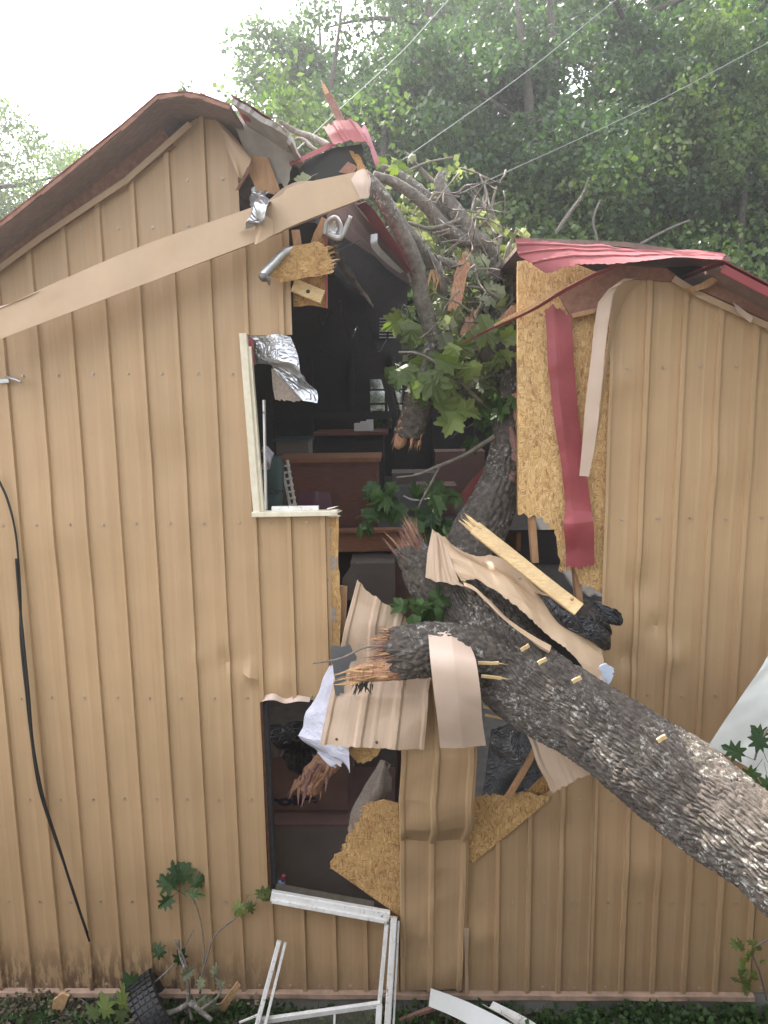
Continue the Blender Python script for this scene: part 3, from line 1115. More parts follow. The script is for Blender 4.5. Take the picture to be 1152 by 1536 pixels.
# red rake trim along the eave edge of the roof metal
for p, q in zip(ro[:-1], ro[1:]):
    MB().beam(p + Vector((0, .012, -.012)), q + Vector((0, .012, -.006)), .026, .012, up=(0, -1, 0), jit=.004).build('rake_trim', M['fascia'], B)
# stained rake boards above the wall metal
wt = [(x, z) for x, z in gable_L if x > X(-150, 500)]
def rake(pxs, yoff, wd, mat, name, th=.035):
    for (a_, b_), (c_, d_) in zip(pxs[:-1], pxs[1:]):
        MB().beam(P(a_, b_, yoff), P(c_ + 1, d_ - .5, yoff), wd, th).build(name, M[mat], B)
rake([(-120, 478), (0, 386), (130, 297), (252, 206)], -.02, .13, 'fascia', 'rake_board')
rake([(-60, 402), (0, 362), (125, 280)], .10, .12, 'fascia', 'rake_board')
rake([(-120, 492), (0, 402), (60, 357), (190, 270), (284, 186)], -.055, .035, 'trim', 'rake_flashing', .012)
# ceiling rafters under the deck
for k in range(7):
    y = .55 + k * .85
    for (x0, z0), (x1, z1) in zip(prof[:-4], prof[1:-3]):
        pass
    p0, p1 = prof[0], prof[6]
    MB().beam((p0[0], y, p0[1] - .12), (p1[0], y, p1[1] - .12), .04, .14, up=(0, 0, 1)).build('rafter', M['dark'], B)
# dark backing board added behind the roof gap to keep it dark
panel_wall('dark_backing_board', [(-6.9, 2.0), (-1.3, 5.2), (-1.3, 6.05), (-2.0, 6.1), (-6.9, 2.9)], .75, M['dark'], .02)

# right slope of the remaining roof: buckled sheet with torn end
r0 = [P(*q) for q in ((345, 158, OV), (372, 172, OV), (404, 192, OV), (432, 213, OV + .05), (446, 232, 0))]
rows = []
for dy, dz in ((0, 0), (.5, -.03), (1.2, -.06), (2.6, -.1), (4.6, -.1), (6.9, -.1)):
    rows.append([q + Vector((.18 * dy / 6, dy, dz - .05 * k * (dy > 1))) for k, q in enumerate(r0)])
sheet('roof_deck', rows, M['greyboard'], B, 40, 40, .03, (), .012, 4, (False, True), .01, True)
rows = [[q + Vector((0, -.015, .045)) for q in rw] for rw in rows]
sheet('roof_sheet', rows, M['red'], B, 40, 40, .003, (), .008, 6, (False, True), .006, True)
sheet('roof_sheet', [[(505, 250, .6), (536, 308, .55), (580, 362, .6), (622, 414, .7)], [(460, 262, 2.0), (510, 320, 2.0), (560, 370, 2.0), (610, 412, 2.0)], [(430, 300, BK), (500, 345, BK), (560, 385, BK), (618, 430, BK)]], M['deck'], B, 30, 20, .03, (), .02, 8)
# the red edge of that slope hanging inward
o = sheet('roof_sheet', [[(532, 310, .45), (560, 345, .5), (590, 378, .55), (618, 412, .6)], [(545, 306, .3), (575, 335, .35), (603, 375, .42), (624, 416, .5)]], M['red'], B, 40, 14, .002, (), .012, 12)
o['label'] = 'red roof edge bent down into the gap'
sheet('eave_flashing', [[(556, 352, .4), (558, 372, .4), (580, 395, .45), (600, 410, .5)], [(566, 350, .38), (568, 368, .38), (586, 388, .43), (606, 408, .48)]], M['galv'], B, 20, 6)

# torn gable top: sheathing board and ply behind the siding
plate('sheathing_board', [(345, 170), (372, 178), (432, 215, 6, 4), (438, 250, 4, 3), (428, 285, 6, 5), (405, 262, 5, 3), (372, 240)], .05, .018, M['greyboard'], B, 9, (.08, .05))
plate('plywood_piece', [(372, 232), (402, 236, 5, 3), (420, 285, 6, 3), (412, 292), (385, 285), (374, 262)], .02, .014, M['stud'], B, 10, (0, .05))
MB().box((X(375, 300), .12, Z(375, 330)), (X(470, 300), .9, Z(470, 262))).build('dark_backing_board', M['dark'], B)
# folded corner of the gable siding
sheet('siding_flap', [[(312, 163, -.01), (345, 195, -.02), (374, 232, -.03)], [(330, 195, -.06), (352, 215, -.08), (376, 242, -.07)], [(356, 262, -.09), (359, 268, -.09), (360, 272, -.08)]], M['trim'], B, 20, 20, .0015, (), .012, 3)
sheet('siding_flap', [[(376, 238, -.05), (380, 245, -.05)], [(366, 262, -.09), (372, 262, -.07)], [(353, 286, -.10), (359, 284, -.08)]], M['fascia'], B, 8, 12)

# ---- right gable: sheathing exposed, roof corner
o = plate('sheathing_board', [(776, 392), (835, 384), (925, 420), (924, 470), (912, 700), (905, 860), (902, 892, 8, 5), (868, 870), (862, 852, 8, 5), (838, 856, 7, 5), (832, 800, 7, 5), (812, 776, 8, 4), (777, 772)], .016, .016, M['osbp'], B, 15)
o['label'] = 'bare strand board sheet stripped of its siding'
MB().beam(P(778, 400, .05), P(778, 765, .05), .02, .05).build('sheathing_edge', M['osb2'], B)
# maroon fascia under the red roof corner, ledger strip
plate('fascia_board', [(838, 442), (930, 398), (1000, 402), (1030, 425), (985, 421), (945, 418), (920, 430), (912, 462, 5, 1), (858, 478)], -.03, .02, M['fascia'], B, 16)
MB().beam(P(858, 474, -.05), P(912, 462, -.05), .03, .02).build('ledger_strip', M['stud'], B)
# red roof corner: corrugated sheet bent over
o = sheet('roof_sheet', [[(772, 360, -.25), (850, 362, -.15), (930, 366, -.05), (1010, 374, .0), (1088, 388, .0)], [(776, 385, -.30), (852, 380, -.26), (930, 381, -.24), (1010, 384, -.26), (1084, 389, -.30)], [(818, 412, -.34), (865, 400, -.34), (935, 391, -.36), (1010, 388, -.36), (1082, 391, -.36)]], M['red'], B, 130, 44, .002, (), .013, 22, (False, False), .008, cfreq=6, vribs=((.12, .012, .008), (.34, .012, .009), (.66, .012, .009)))
o['label'] = 'crumpled red roof corner folded over the gable'
roR = [P(a, b, -.36) for a, b in ((1085, 389), (1152, 424), (1400, 555))]
strip('roof_sheet', [(p.x, p.z) for p in roR], -.36, BK, .006, M['red'], B)
strip('roof_deck', [(p.x, p.z - .03) for p in roR], -.33, BK, .02, M['deck'], B)
strip('roof_sheet', [(p.x, p.z) for p in [P(782, 360, .1), P(930, 366, .1), P(1088, 388, .1)]], .02, BK, .03, M['deck'], B)
for (p, q) in ((roR[0], roR[1]), (roR[1], roR[2])):
    MB().beam(p + Vector((0, .012, -.05)), q + Vector((0, .012, -.05)), .05, .015).build('rake_trim', M['redtrim'], B)
for k, (pp, yo, wd, mt) in enumerate((([(1060, 420), (1152, 462), (1400, 590)], -.02, .15, 'fascia'), ([(1095, 412), (1152, 442), (1400, 566)], .08, .1, 'deck'), ([(1010, 418), (1045, 440), (1152, 490), (1400, 612)], -.05, .04, 'trim'))):
    rake(pp, yo, wd, mt, ('rake_board', 'rake_board', 'rake_flashing')[k], .03 if k < 2 else .012)
plate('broken_board', [(1030, 432), (1052, 425), (1082, 408), (1102, 402, 4, 1), (1090, 414), (1060, 432), (1040, 438)], -.12, .03, M['stud'], B, 18, (.02, 0))
plate('dark_backing_board', [(985, 402), (1080, 396), (1120, 440), (1040, 440)], .3, .02, M['dark'], B)
sheet('rake_flashing', [[(1098, 455, -.06), (1128, 478, -.09)], [(1104, 470, -.09), (1124, 486, -.1)]], M['pink'], B, 10, 6, .0015, (), .01, 5)
# twisted red edge strip running down across the gap
sheet('edge_strip', [[(932, 392, -.22), (890, 412, -.22), (838, 438, -.2), (800, 462, -.1), (745, 488, .1), (690, 516, .4)], [(931, 396, -.2), (892, 417, -.2), (840, 443, -.18), (803, 465, -.08), (747, 491, .12), (691, 517, .42)]], M['redtrim'], B, 60, 5, .002, (), .006, 31)
sheet('edge_strip', [[(835, 432, -.24), (790, 460, -.12), (740, 487, .08)], [(838, 437, -.24), (793, 464, -.12), (742, 490, .08)]], M['splinter2'], B, 30, 4, .004, (), .004, 33)

# bulged panel right of the lower window, still screwed to the base
o = sheet('siding_panel', [[(600, 1000, -.34), (640, 985, -.37), (706, 975, -.36)], [(601, 1075, -.30), (650, 1075, -.33), (716, 1075, -.33)], [(602, 1140, -.28), (655, 1142, -.31), (716, 1142, -.30)], [(598, 1200, -.24), (652, 1204, -.27), (711, 1205, -.26)], [(600, 1240, -.17), (655, 1246, -.19), (711, 1240, -.19)], [(600, 1258, -.08), (650, 1262, -.09), (703, 1262, -.09)], [(600, 1320, -.055), (650, 1322, -.06), (703, 1320, -.06)], [(601, 1482, -.035), (650, 1482, -.035), (696, 1482, -.035)]], M['siding'], B, 70, 130, .0015, ((.04, .022, .014), (.47, .025, .024), (.93, .025, .024)), .013, 17, (True, False), cfreq=7)
o['label'] = 'siding sheet buckled outward below the tree'

sheet('torn_strip', [[(696, 1392, -.07), (704, 1392, -.05)], [(699, 1440, -.075), (703, 1440, -.05)], [(697, 1492, -.08), (702, 1492, -.06)]], M['sheet'], B, 5, 24, .0015, (), .006, 211)

# ------------------------------------------------------------------ loose trim, sheets, boards
def thing(name, px, py, Y, label, cat, group=None):
    return empty(name, P(px, py, Y), label, cat, group)


# long fascia trim fallen across the gable
t = thing('fallen_trim', 280, 390, -.3, 'long tan rake trim fallen diagonally across the gable wall', 'trim')
sheet('face', [[(-40, 480, -.36), (190, 378, -.32), (400, 303, -.30), (440, 279, -.30), (552, 254, -.30)], [(-40, 524, -.36), (140, 455, -.33), (390, 360, -.30), (440, 338, -.30), (555, 293, -.30)]], M['trim'], t, 100, 14, .0018, (), .0035, 41, (True, False))
sheet('lip', [[(-40, 524.5, -.358), (140, 455.5, -.328), (390, 360.5, -.298), (440, 338.5, -.298), (555, 293.5, -.298)], [(-40, 522, -.28), (140, 455, -.25), (390, 362, -.22), (440, 341, -.22), (550, 297, -.22)]], M['trim'], t, 60, 5, .0018)
sheet('return', [[(-40, 480, -.358), (30, 449, -.357), (60, 436, -.352)], [(-40, 469, -.31), (26, 452, -.33), (56, 437, -.35)]], M['pink'], t, 14, 4)
sheet('torn_end', [[(524, 262, -.302), (545, 252, -.31), (556, 262, -.29)], [(530, 278, -.31), (548, 275, -.33), (558, 274, -.29)], [(540, 298, -.302), (552, 297, -.31), (555, 292, -.28)]], M['pink'], t, 14, 14, .0018, (), .01, 43)
sheet('return', [[(400, 303, -.295), (425, 282, -.26), (450, 272, -.26), (490, 272, -.28)], [(400, 310, -.293), (425, 300, -.24), (450, 288, -.24), (490, 280, -.285)]], M['pink'], t, 20, 6, .0018, (), .006, 44)
sheet('kink', [[(380, 330, -.31), (395, 322, -.35), (410, 330, -.31)], [(380, 362, -.31), (384, 366, -.36), (410, 352, -.31)]], M['trim'], t, 12, 12, .0018, (), .008, 45)

# crumpled foil facing at the torn gable
t = sheet('foil_facing', [[(376, 255, -.02), (386, 270, -.05), (400, 288, -.04)], [(372, 290, -.05), (385, 285, -.12), (402, 300, -.06)], [(374, 315, -.32), (388, 306, -.36), (402, 312, -.34)], [(352, 336, -.37), (366, 334, -.39), (382, 325, -.37)]], M['foil'], None, 40, 50, .001, (), .05, 51, cfreq=12)
tag(t, 'crumpled silver facing hanging over the fallen trim near the gable peak', 'insulation')

# roof chunk thrown up beyond the trim
t = thing('roof_chunk', 495, 240, .2, 'broken roof chunk with curled red sheet sticking up behind the trim', 'roof piece')
plate('deck_board', [(446, 248), (500, 222), (542, 216, 5, 3), (550, 250, 6, 4), (540, 268), (470, 280, 4, 2), (450, 268)], .12, .03, M['black'], t, 61, (0, .1))
plate('strand_end', [(524, 226, 5, 2), (538, 232, 4, 2), (548, 250, 5, 3), (556, 262), (530, 268, 4, 2), (536, 250, 4, 2)], .08, .03, M['osb'], t, 62)
sheet('red_sheet', [[(486, 192, .12), (505, 183, .10), (525, 177, .10), (538, 182, .14)], [(492, 203, .06), (512, 196, .04), (534, 192, .04), (550, 198, .08)], [(500, 216, .0), (522, 213, -.02), (546, 212, -.02), (560, 222, .04)]], M['red'], t, 40, 30, .002, ((.3, .015, .01), (.4, .015, .01), (.75, .015, .01)), .008, 63, (False, False), .008)
sheet('red_curl', [[(545, 190, .2), (556, 205, .12), (566, 235, .06), (568, 246, .04)], [(540, 196, .1), (552, 214, .05), (560, 240, .0), (562, 250, .0)]], M['redtrim'], t, 24, 8, .002, (), .01, 64)
sheet('red_edge', [[(434, 244, -.02), (470, 226, .02), (504, 208, .08)], [(436, 250, -.04), (472, 233, .0), (506, 216, .06)]], M['red'], t, 24, 8, .002, (), .004, 65)
plate('bracket', [(508, 258), (522, 242, 4, 1), (536, 250), (528, 262)], -.05, .01, M['fascia'], t, 66)
# snapped rafter pointing up
t = thing('snapped_stick', 500, 160, .5, 'snapped wooden stick pointing up above the curled red roof piece', 'stick')
MB().beam(P(515, 190, .5), P(492, 142, .5), .05, .05, jit=.004).build('stick', M['redwood'], t)
mb = MB()
for k in range(6): mb.shard(P(494 + rnd.uniform(-4, 4), 146, .5), (-.4, rnd.uniform(-.2, .2), 1), rnd.uniform(.06, .13), .016)
mb.build('splintered_end', M['splinter2'], t)

# bits under the trim's end
t = thing('osb_chunk', 450, 400, -.1, 'torn orange strand board chunk jutting out under the fallen trim', 'board')
plate('board', [(404, 412), (412, 392, 5, 2), (440, 370, 5, 3), (478, 364, 4, 2), (490, 372, 6, 5), (500, 392, 6, 4), (497, 410, 4, 2), (420, 424)], -.16, .05, M['osb'], t, 71, (.05, .2))
mb = MB()
for k in range(16): mb.shard(P(488 + rnd.uniform(-4, 6), 372 + k * 2.2, -.14), (1, rnd.uniform(-.4, .2), rnd.uniform(-.2, .6)), rnd.uniform(.03, .08), .006)
mb.build('splinters', M['splinter2'], t)['kind'] = 'stuff'
t = thing('hooked_pipe', 415, 395, -.2, 'short dark metal pipe with a hooked end beside the orange board chunk', 'pipe')
tube('pipe', pxpath([(445, 374, -.12, 6), (425, 380, -.18, 6.5), (410, 396, -.22, 7), (394, 414, -.24, 7.5)]), M['galv'], t, 14, 20, lump=0)
tube('hook', pxpath([(390, 412, -.25, 5), (396, 416, -.25, 7), (402, 420, -.25, 4), (404, 428, -.25, 1)]), M['pipe'], t, 10, 14, lump=.1)
t = thing('ply_square', 465, 430, .04, 'orange plywood corner with a pale bored block, hanging at the gap', 'board')
plate('board', [(440, 380), (489, 352), (490, 462), (470, 458, 3, 1), (440, 460)], .05, .02, M['osb2'], t, 73)
MB().beam(P(489, 352, .045), P(490, 462, .045), .012, .035).build('red_edge', M['redtrim'], t)
MB().beam(P(440, 428, .0), P(484, 446, .0), .085, .045).build('block', M['pine'], t)
tube('hole_shade_disc', [tuple(P(462, 437, -.027)) + (.012,), tuple(P(462, 437, -.022)) + (.012,)], M['dark'], t, 10, 4, lump=0)  # solid dark disc standing for the shade inside the bored hole
t = thing('bent_channel', 505, 345, -.05, 'bent silver metal channel curled below the end of the trim', 'metal strip')
tube('loop', pxpath([(487, 352, -.08, 3.5), (490, 334, -.08, 3.5), (503, 326, -.08, 3.5), (511, 338, -.08, 3.5), (511, 354, -.08, 4.5), (506, 357, -.08, 5), (488, 350, -.06, 4)]), M['galv'], t, 10, 50, lump=0)
tube('arm', pxpath([(506, 358, -.08, 4.5), (514, 352, -.08, 4), (526, 324, -.08, 3)]), M['galv'], t, 10, 20, lump=0)
sheet('web', [[(489, 338, -.06), (503, 330, -.06)], [(490, 350, -.06), (509, 352, -.06)]], M['foil'], t, 14, 14, .001, (), .02, 74)
for k, (a, b, c, d) in enumerate(((444, 345, 446, 375), (488, 328, 472, 366))):
    t = MB().beam(P(a, b, -.06), P(c, d, -.06), .05, .03, jit=.004).build('wood_cleat', M['stud'])
    tag(t, ('short upright wood cleat under the trim', 'slanted wood cleat under the trim beside the silver channel')[k], 'cleat')

# torn insulation flap in the upper window
t = thing('insulation_flap', 420, 550, 0, 'torn silver insulation flap hanging in the upper window opening', 'insulation')
sheet('foil', [[(366, 502, .02), (400, 506, .0), (436, 510, .01)], [(378, 548, .03), (418, 540, -.03), (446, 530, -.02)], [(405, 552, .04), (432, 560, -.02), (456, 566, -.03)], [(440, 590, .03), (458, 596, .0), (473, 606, -.02)]], M['foil'], t, 60, 60, .0015, (), .045, 81, cfreq=12)
sheet('batt', [[(406, 552, .05), (432, 558, .03), (456, 566, .03)], [(408, 580, .06), (434, 584, .04), (460, 590, .04)], [(411, 600, .06), (436, 602, .04), (462, 598, .04)]], M['fluff'], t, 30, 24, .02, (), .02, 82, (True, True), .012)
sheet('red_scrap', [[(366, 504, -.01), (380, 508, -.01)], [(372, 520, -.01), (381, 528, -.01)], [(380, 545, -.01), (382, 548, -.01)]], M['redtrim'], t, 8, 12, .002, (), .01, 83)

# hanging red flashing and tan trim in front of the bare sheathing
t = sheet('red_flashing', [[(818, 462, -.03), (830, 458, -.05), (857, 476, -.05)], [(822, 540, -.03), (834, 540, -.06), (860, 540, -.05)], [(829, 620, -.04), (842, 622, -.07), (867, 620, -.05)], [(843, 700, -.03), (852, 702, -.05), (878, 700, -.06)], [(847, 770, -.03), (858, 765, -.06), (888, 768, -.05)], [(846, 784, -.06), (860, 786, -.10), (890, 782, -.08)], [(849, 850, -.03), (870, 852, -.06), (892, 846, -.05)]], M['redtrim'], None, 50, 130, .0015, (), .009, 91, (False, False), .012, cfreq=10)
tag(t, 'long dark red flashing strip hanging down over the bare strand board', 'flashing')
t = thing('hanging_trim', 900, 560, -.15, 'bent tan trim length hanging from the right gable corner', 'trim')
sheet('face', [[(956, 418, -.10), (936, 418, -.14)], [(932, 422, -.16), (915, 432, -.17)], [(922, 440, -.17), (900, 452, -.18)], [(917, 470, -.17), (895, 485, -.18)], [(908, 530, -.16), (889, 530, -.17)], [(898, 620, -.15), (877, 618, -.17)], [(889, 680, -.15), (871, 676, -.17)], [(880, 714, -.16), (866, 713, -.18)]], M['pink'], t, 10, 80, .0016, (), .014, 93, (True, False))
sheet('side', [[(957, 419, -.09), (962, 424, -.03)], [(933, 423, -.15), (944, 436, -.05)], [(923, 441, -.16), (926, 470, -.05)], [(918, 471, -.16), (922, 490, -.06)], [(909, 531, -.15), (913, 532, -.07)], [(899, 621, -.14), (902, 622, -.07)], [(890, 681, -.14), (891, 682, -.1)]], M['trim'], t, 6, 60, .0016, (), .006, 94, (True, False))

# ------------------------------------------------------------------ torn siding round the tree
t = sheet('torn_siding', [[(536, 868, -.22), (548, 884, -.22), (572, 902, -.22), (612, 925, -.20), (624, 945, -.18)], [(520, 930, -.26), (540, 935, -.27), (565, 940, -.27), (595, 945, -.26), (628, 955, -.24)], [(505, 995, -.30), (530, 1000, -.31), (560, 1002, -.31), (595, 1000, -.30), (650, 998, -.28)], [(496, 1040, -.40), (525, 1043, -.42), (560, 1045, -.43), (595, 1045, -.42), (642, 1040, -.41)], [(481, 1116, -.47), (520, 1118, -.49), (560, 1121, -.49), (600, 1124, -.49), (636, 1124, -.47)]], M['sheet'], None, 90, 90, .0015, ((.03, .024, .016), (.36, .03, .019), (.50, .018, .004), (.70, .03, .019), (.985, .02, .018)), .019, 101, (False, False), .006, cfreq=8)
tag(t, 'torn tan ribbed siding sheet behind the snapped limb, its screwed lower edge over the window', 'siding')
for k, (a, b) in enumerate(((505, 1112), (565, 1117))):
    mb = MB()
    c = P(a, b - 4, -.49)
    mb.add([c + Vector((.009 * math.cos(q * 1.047), y, .009 * math.sin(q * 1.047))) for y in (0, -.012) for q in range(6)], [[q, (q + 1) % 6, 6 + (q + 1) % 6, 6 + q] for q in range(6)] + [[6, 7, 8, 9, 10, 11]])
    s_ = mb.build('screw', M['rust'], t)
t = sheet('draped_sheet', [[(642, 944, -.64), (676, 949, -.64), (703, 962, -.62)], [(645, 985, -.84), (680, 988, -.85), (713, 992, -.82)], [(650, 1030, -.86), (686, 1033, -.87), (720, 1035, -.85)], [(656, 1080, -.80), (690, 1082, -.81), (724, 1080, -.79)], [(660, 1123, -.70), (695, 1123, -.71), (729, 1118, -.69)]], M['pink'], None, 50, 80, .0016, (), .011, 104, (False, True), .003, cfreq=7)
tag(t, 'flat pinkish sheet draped over the log, smooth and without ribs', 'siding')

# large crumpled siding sheet on top of the trunk
t = thing('crumpled_siding', 780, 920, -.3, 'crumpled tan siding sheet lying on top of the trunk under the pine stud', 'siding')
sheet('sheet', [[(648, 794, -.10), (700, 818, -.14), (760, 845, -.2), (830, 890, -.3), (885, 930, -.36)], [(666, 835, -.22), (706, 842, -.28), (770, 880, -.34), (840, 930, -.44), (900, 985, -.48)], [(692, 872, -.30), (716, 868, -.40), (780, 922, -.46), (850, 975, -.58), (908, 1030, -.66)]], M['trim'], t, 140, 84, .0016, (), .033, 111, (False, False), .01, cfreq=7)
sheet('end_flap', [[(648, 793, -.10), (655, 800, -.16), (668, 820, -.20)], [(641, 830, -.16), (660, 845, -.2), (690, 872, -.28)], [(638, 866, -.22), (655, 872, -.22), (704, 880, -.30)]], M['sheet'], t, 40, 34, .0016, ((.3, .03, .02), (.6, .025, .015)), .014, 112, (False, False), .008)
sheet('rolled_edge', [[(694, 872, -.30), (718, 884, -.46), (760, 925, -.55), (800, 955, -.6), (826, 970, -.62)], [(698, 880, -.36), (722, 895, -.52), (762, 934, -.60), (800, 963, -.64), (824, 978, -.66)], [(704, 882, -.3), (728, 897, -.46), (768, 936, -.53), (804, 962, -.58), (826, 975, -.6)]], M['trim'], t, 50, 10, .0016, (), .008, 113)
sheet('torn_edge', [[(886, 932, -.36), (894, 950, -.42), (904, 985, -.5), (914, 1030, -.62)], [(880, 938, -.38), (886, 962, -.46), (894, 1000, -.56), (906, 1034, -.68)]], M['pink'], t, 24, 6, .0016, (), .008, 114)
# short crumpled end under the trunk
t = thing('crumpled_scrap', 840, 1140, -.5, 'crumpled siding end poking out under the trunk above the strand board', 'siding')
sheet('sheet', [[(785, 1086, -.38), (815, 1100, -.45), (850, 1120, -.6)], [(800, 1120, -.42), (835, 1125, -.52), (870, 1140, -.66)], [(830, 1190, -.50), (858, 1172, -.58), (890, 1158, -.66)]], M['sheet'], t, 34, 34, .0016, ((.05, .02, .018), (.5, .03, .014), (.95, .03, .016)), .016, 115, (False, False), .01)
sheet('folded_edge', [[(784, 1087, -.36), (789, 1089, -.38)], [(806, 1140, -.42), (813, 1140, -.45)], [(826, 1186, -.48), (834, 1189, -.50)]], M['pink'], t, 6, 24, .0016, (), .005, 116)

# pine stud snapped over the trunk
t = thing('pine_stud', 795, 850, -.4, 'fresh yellow pine stud with a splintered upper end lying across the trunk', 'stud')
p0, p1 = P(712, 792, -.22), P(868, 915, -.52)
MB().beam(p0, p1, .088, .04, up=(-.25, -.8, .55), cuts=6, jit=.001).build('stud', M['pine'], t)
dv_ = (p0 - p1).normalized()
mb = MB()
for k in range(14):
    mb.shard(p0 + Vector((rnd.uniform(-.03, .03), rnd.uniform(-.02, .02), rnd.uniform(-.03, .03))) - dv_ * .03, dv_ + Vector((rnd.uniform(-.2, .2), 0, rnd.uniform(-.2, .2))), rnd.uniform(.07, .17), .012)
mb.build('splintered_end', M['pine'], t)
q = P(858, 899, -.545)
tube('knot', [(q.x, q.y, q.z, .011), (q.x + .003, q.y - .012, q.z + .008, .008)], M['stud'], t, 8, 4, lump=0)

# black film next to the pine stud, grey film under the trunk
t = sheet('black_plastic', [[(790, 880, -.28), (850, 905, -.40), (905, 895, -.35), (925, 925, -.3)], [(815, 905, -.34), (862, 925, -.46), (910, 925, -.42), (932, 938, -.32)], [(850, 925, -.38), (890, 945, -.46), (915, 950, -.44), (920, 950, -.36)], [(880, 940, -.38), (898, 965, -.44), (905, 975, -.42), (912, 962, -.36)]], M['black'], None, 60, 60, .001, (), .07, 121, (True, True), .012, cfreq=9)
tag(t, 'dark plastic film bunched at the lower end of the pine stud', 'plastic film')
t = sheet('foil_scrap', [[(765, 862, -.30), (772, 858, -.32), (778, 866, -.32)], [(768, 880, -.32), (776, 876, -.35), (786, 868, -.34)], [(772, 888, -.33), (778, 884, -.35), (782, 878, -.34)]], M['foil'], None, 12, 12, .001, (), .03, 122)
tag(t, 'small shiny foil scrap stuck on the crumpled sheet above the trunk', 'foil')
t = sheet('grey_film', [[(735, 1095, .25), (770, 1085, .18), (800, 1090, .2)], [(728, 1130, .25), (765, 1125, .16), (815, 1120, .18)], [(722, 1190, .25), (765, 1175, .17), (850, 1160, .19)], [(715, 1240, .26), (765, 1235, .22), (830, 1215, .24)]], M['greyfilm'], None, 50, 50, .001, (), .03, 123, (True, True), .01, cfreq=8)
tag(t, 'grey plastic film billowing in the gap under the trunk', 'plastic film')
t = sheet('foil_scrap', [[(742, 1092, -.05), (770, 1098, -.09), (785, 1096, -.06)], [(745, 1120, -.07), (768, 1122, -.12), (792, 1124, -.08)], [(752, 1140, -.05), (772, 1146, -.10), (790, 1140, -.07)]], M['silver'], None, 30, 30, .001, (), .08, 124, (True, True), .02, cfreq=12)
tag(t, 'bunched shiny foil in the gap under the trunk', 'foil')
t = MB().beam(P(762, 1196, -.10), P(802, 1126, -.16), .04, .04, jit=.002).build('slanted_lath', M['stud'])
tag(t, 'slanted orange lath in the gap under the trunk', 'lath')
t = plate('rag', [(900, 1000, 4, 2), (910, 996, 4, 2), (921, 1003, 5, 2), (919, 1016, 4, 2), (911, 1028, 4, 2), (905, 1018, 4, 2)], -.69, .012, M['rag'], None, 125, (.15, .05))
tag(t, 'pale blue cloth scrap caught between the trunk and the wall', 'cloth')

# white facing film by the lower window
t = sheet('white_film', [[(498, 1002, -.10), (505, 1000, -.14), (515, 1005, -.2)], [(475, 1040, -.14), (494, 1045, -.24), (505, 1050, -.32)], [(455, 1075, -.18), (482, 1085, -.3), (500, 1090, -.40)], [(443, 1105, -.20), (478, 1115, -.34), (515, 1115, -.44)], [(470, 1140, -.22), (495, 1140, -.34), (520, 1130, -.42)], [(500, 1146, -.25), (512, 1150, -.34), (523, 1162, -.40)]], M['film'], None, 60, 80, .001, (), .035, 131, (True, False), .03, cfreq=7)
tag(t, 'white insulation facing bunched beside the lower window under the torn sheet', 'insulation')
t = plate('tar_paper', [(497, 970, 4, 3), (524, 966, 4, 2), (535, 985, 6, 4), (520, 1010, 6, 4), (516, 1040, 5, 3), (503, 1042, 5, 3), (500, 1005, 4, 3)], -.42, .003, M['greyfilm'], None, 132, (.05, .05))
tag(t, 'torn dark tar paper scrap by the splintered end of the log', 'tar paper')
t = plate('osb_scrap', [(518, 1120), (572, 1122), (566, 1134, 6, 3), (545, 1146, 6, 3), (532, 1140, 4, 2)], -.30, .016, M['osb'], None, 133)
tag(t, 'small strand board scrap showing below the torn ribbed sheet', 'board')

# big strand board fragment between the bulged panel and the wall
o1 = plate('osb_fragment', [(496, 1302, 14, 5), (540, 1225, 10, 4), (548, 1206, 6, 3), (575, 1200, 5, 3), (640, 1215), (720, 1195, 14, 3), (790, 1190, 8, 3), (826, 1196, 4, 3), (815, 1208), (703, 1300), (604, 1378), (590, 1368)], -.032, .012, M['osb'], None, 141)
tag(o1, 'large torn strand board fragment wedged behind the bulged siding above the sill', 'board')
mb = MB()
for k in range(60):
    f = k / 60
    a_, b_ = (496 + 50 * f, 1300 - 90 * f) if k < 40 else (546 + (k - 40) * 2.5, 1205 - (k - 40) * .2)
    mb.shard(P(a_ + 4, b_ + 3, -.03 + rnd.uniform(-.004, .008)), (-1 + rnd.uniform(-.3, .8), rnd.uniform(-.3, .1), rnd.uniform(-.2, .8)), rnd.uniform(.015, .05), .004)
s_ = mb.build('splinters', M['splinter2'], o1); s_['kind'] = 'stuff'; s_.matrix_parent_inverse = Matrix.Identity(4)

# ------------------------------------------------------------------ interior things
def inside(name, px, py, Y, label, cat):
    return thing(name, px, py, Y, label, cat)


p0, p1 = P(436, 792, 2.35), P(566, 692, 2.35)
t = inside('wood_cabinet', 500, 790, 2.6, 'dark red wooden cabinet standing on the loft floor behind the broken wall', 'cabinet')
MB().box((p0.x, 2.35, LZ + .002), (p1.x, 2.85, p1.z)).build('body', M['cab'], t)
MB().box((p0.x - .12, 2.30, p1.z), (p1.x + .03, 2.9, p1.z + .04)).build('top', M['joist'], t)
pw = (p1.x - p0.x)
for k in range(2):
    MB().box((p0.x + .03 + k * pw / 2, 2.335, LZ + .06), (p0.x + pw / 2 - .03 + k * pw / 2, 2.35, p1.z - .05)).build('door', M['cab'], t)
t = inside('back_counter', 520, 690, 4.0, 'dark counter in the deep shade behind the wooden cabinet', 'counter')
a, b = P(478, 690, 4.2), P(575, 652, 4.2)
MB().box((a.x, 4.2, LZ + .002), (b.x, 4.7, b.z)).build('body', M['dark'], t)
MB().box((a.x - .05, 4.15, b.z), (b.x + .05, 4.75, b.z + .04)).build('top', M['cab'], t)
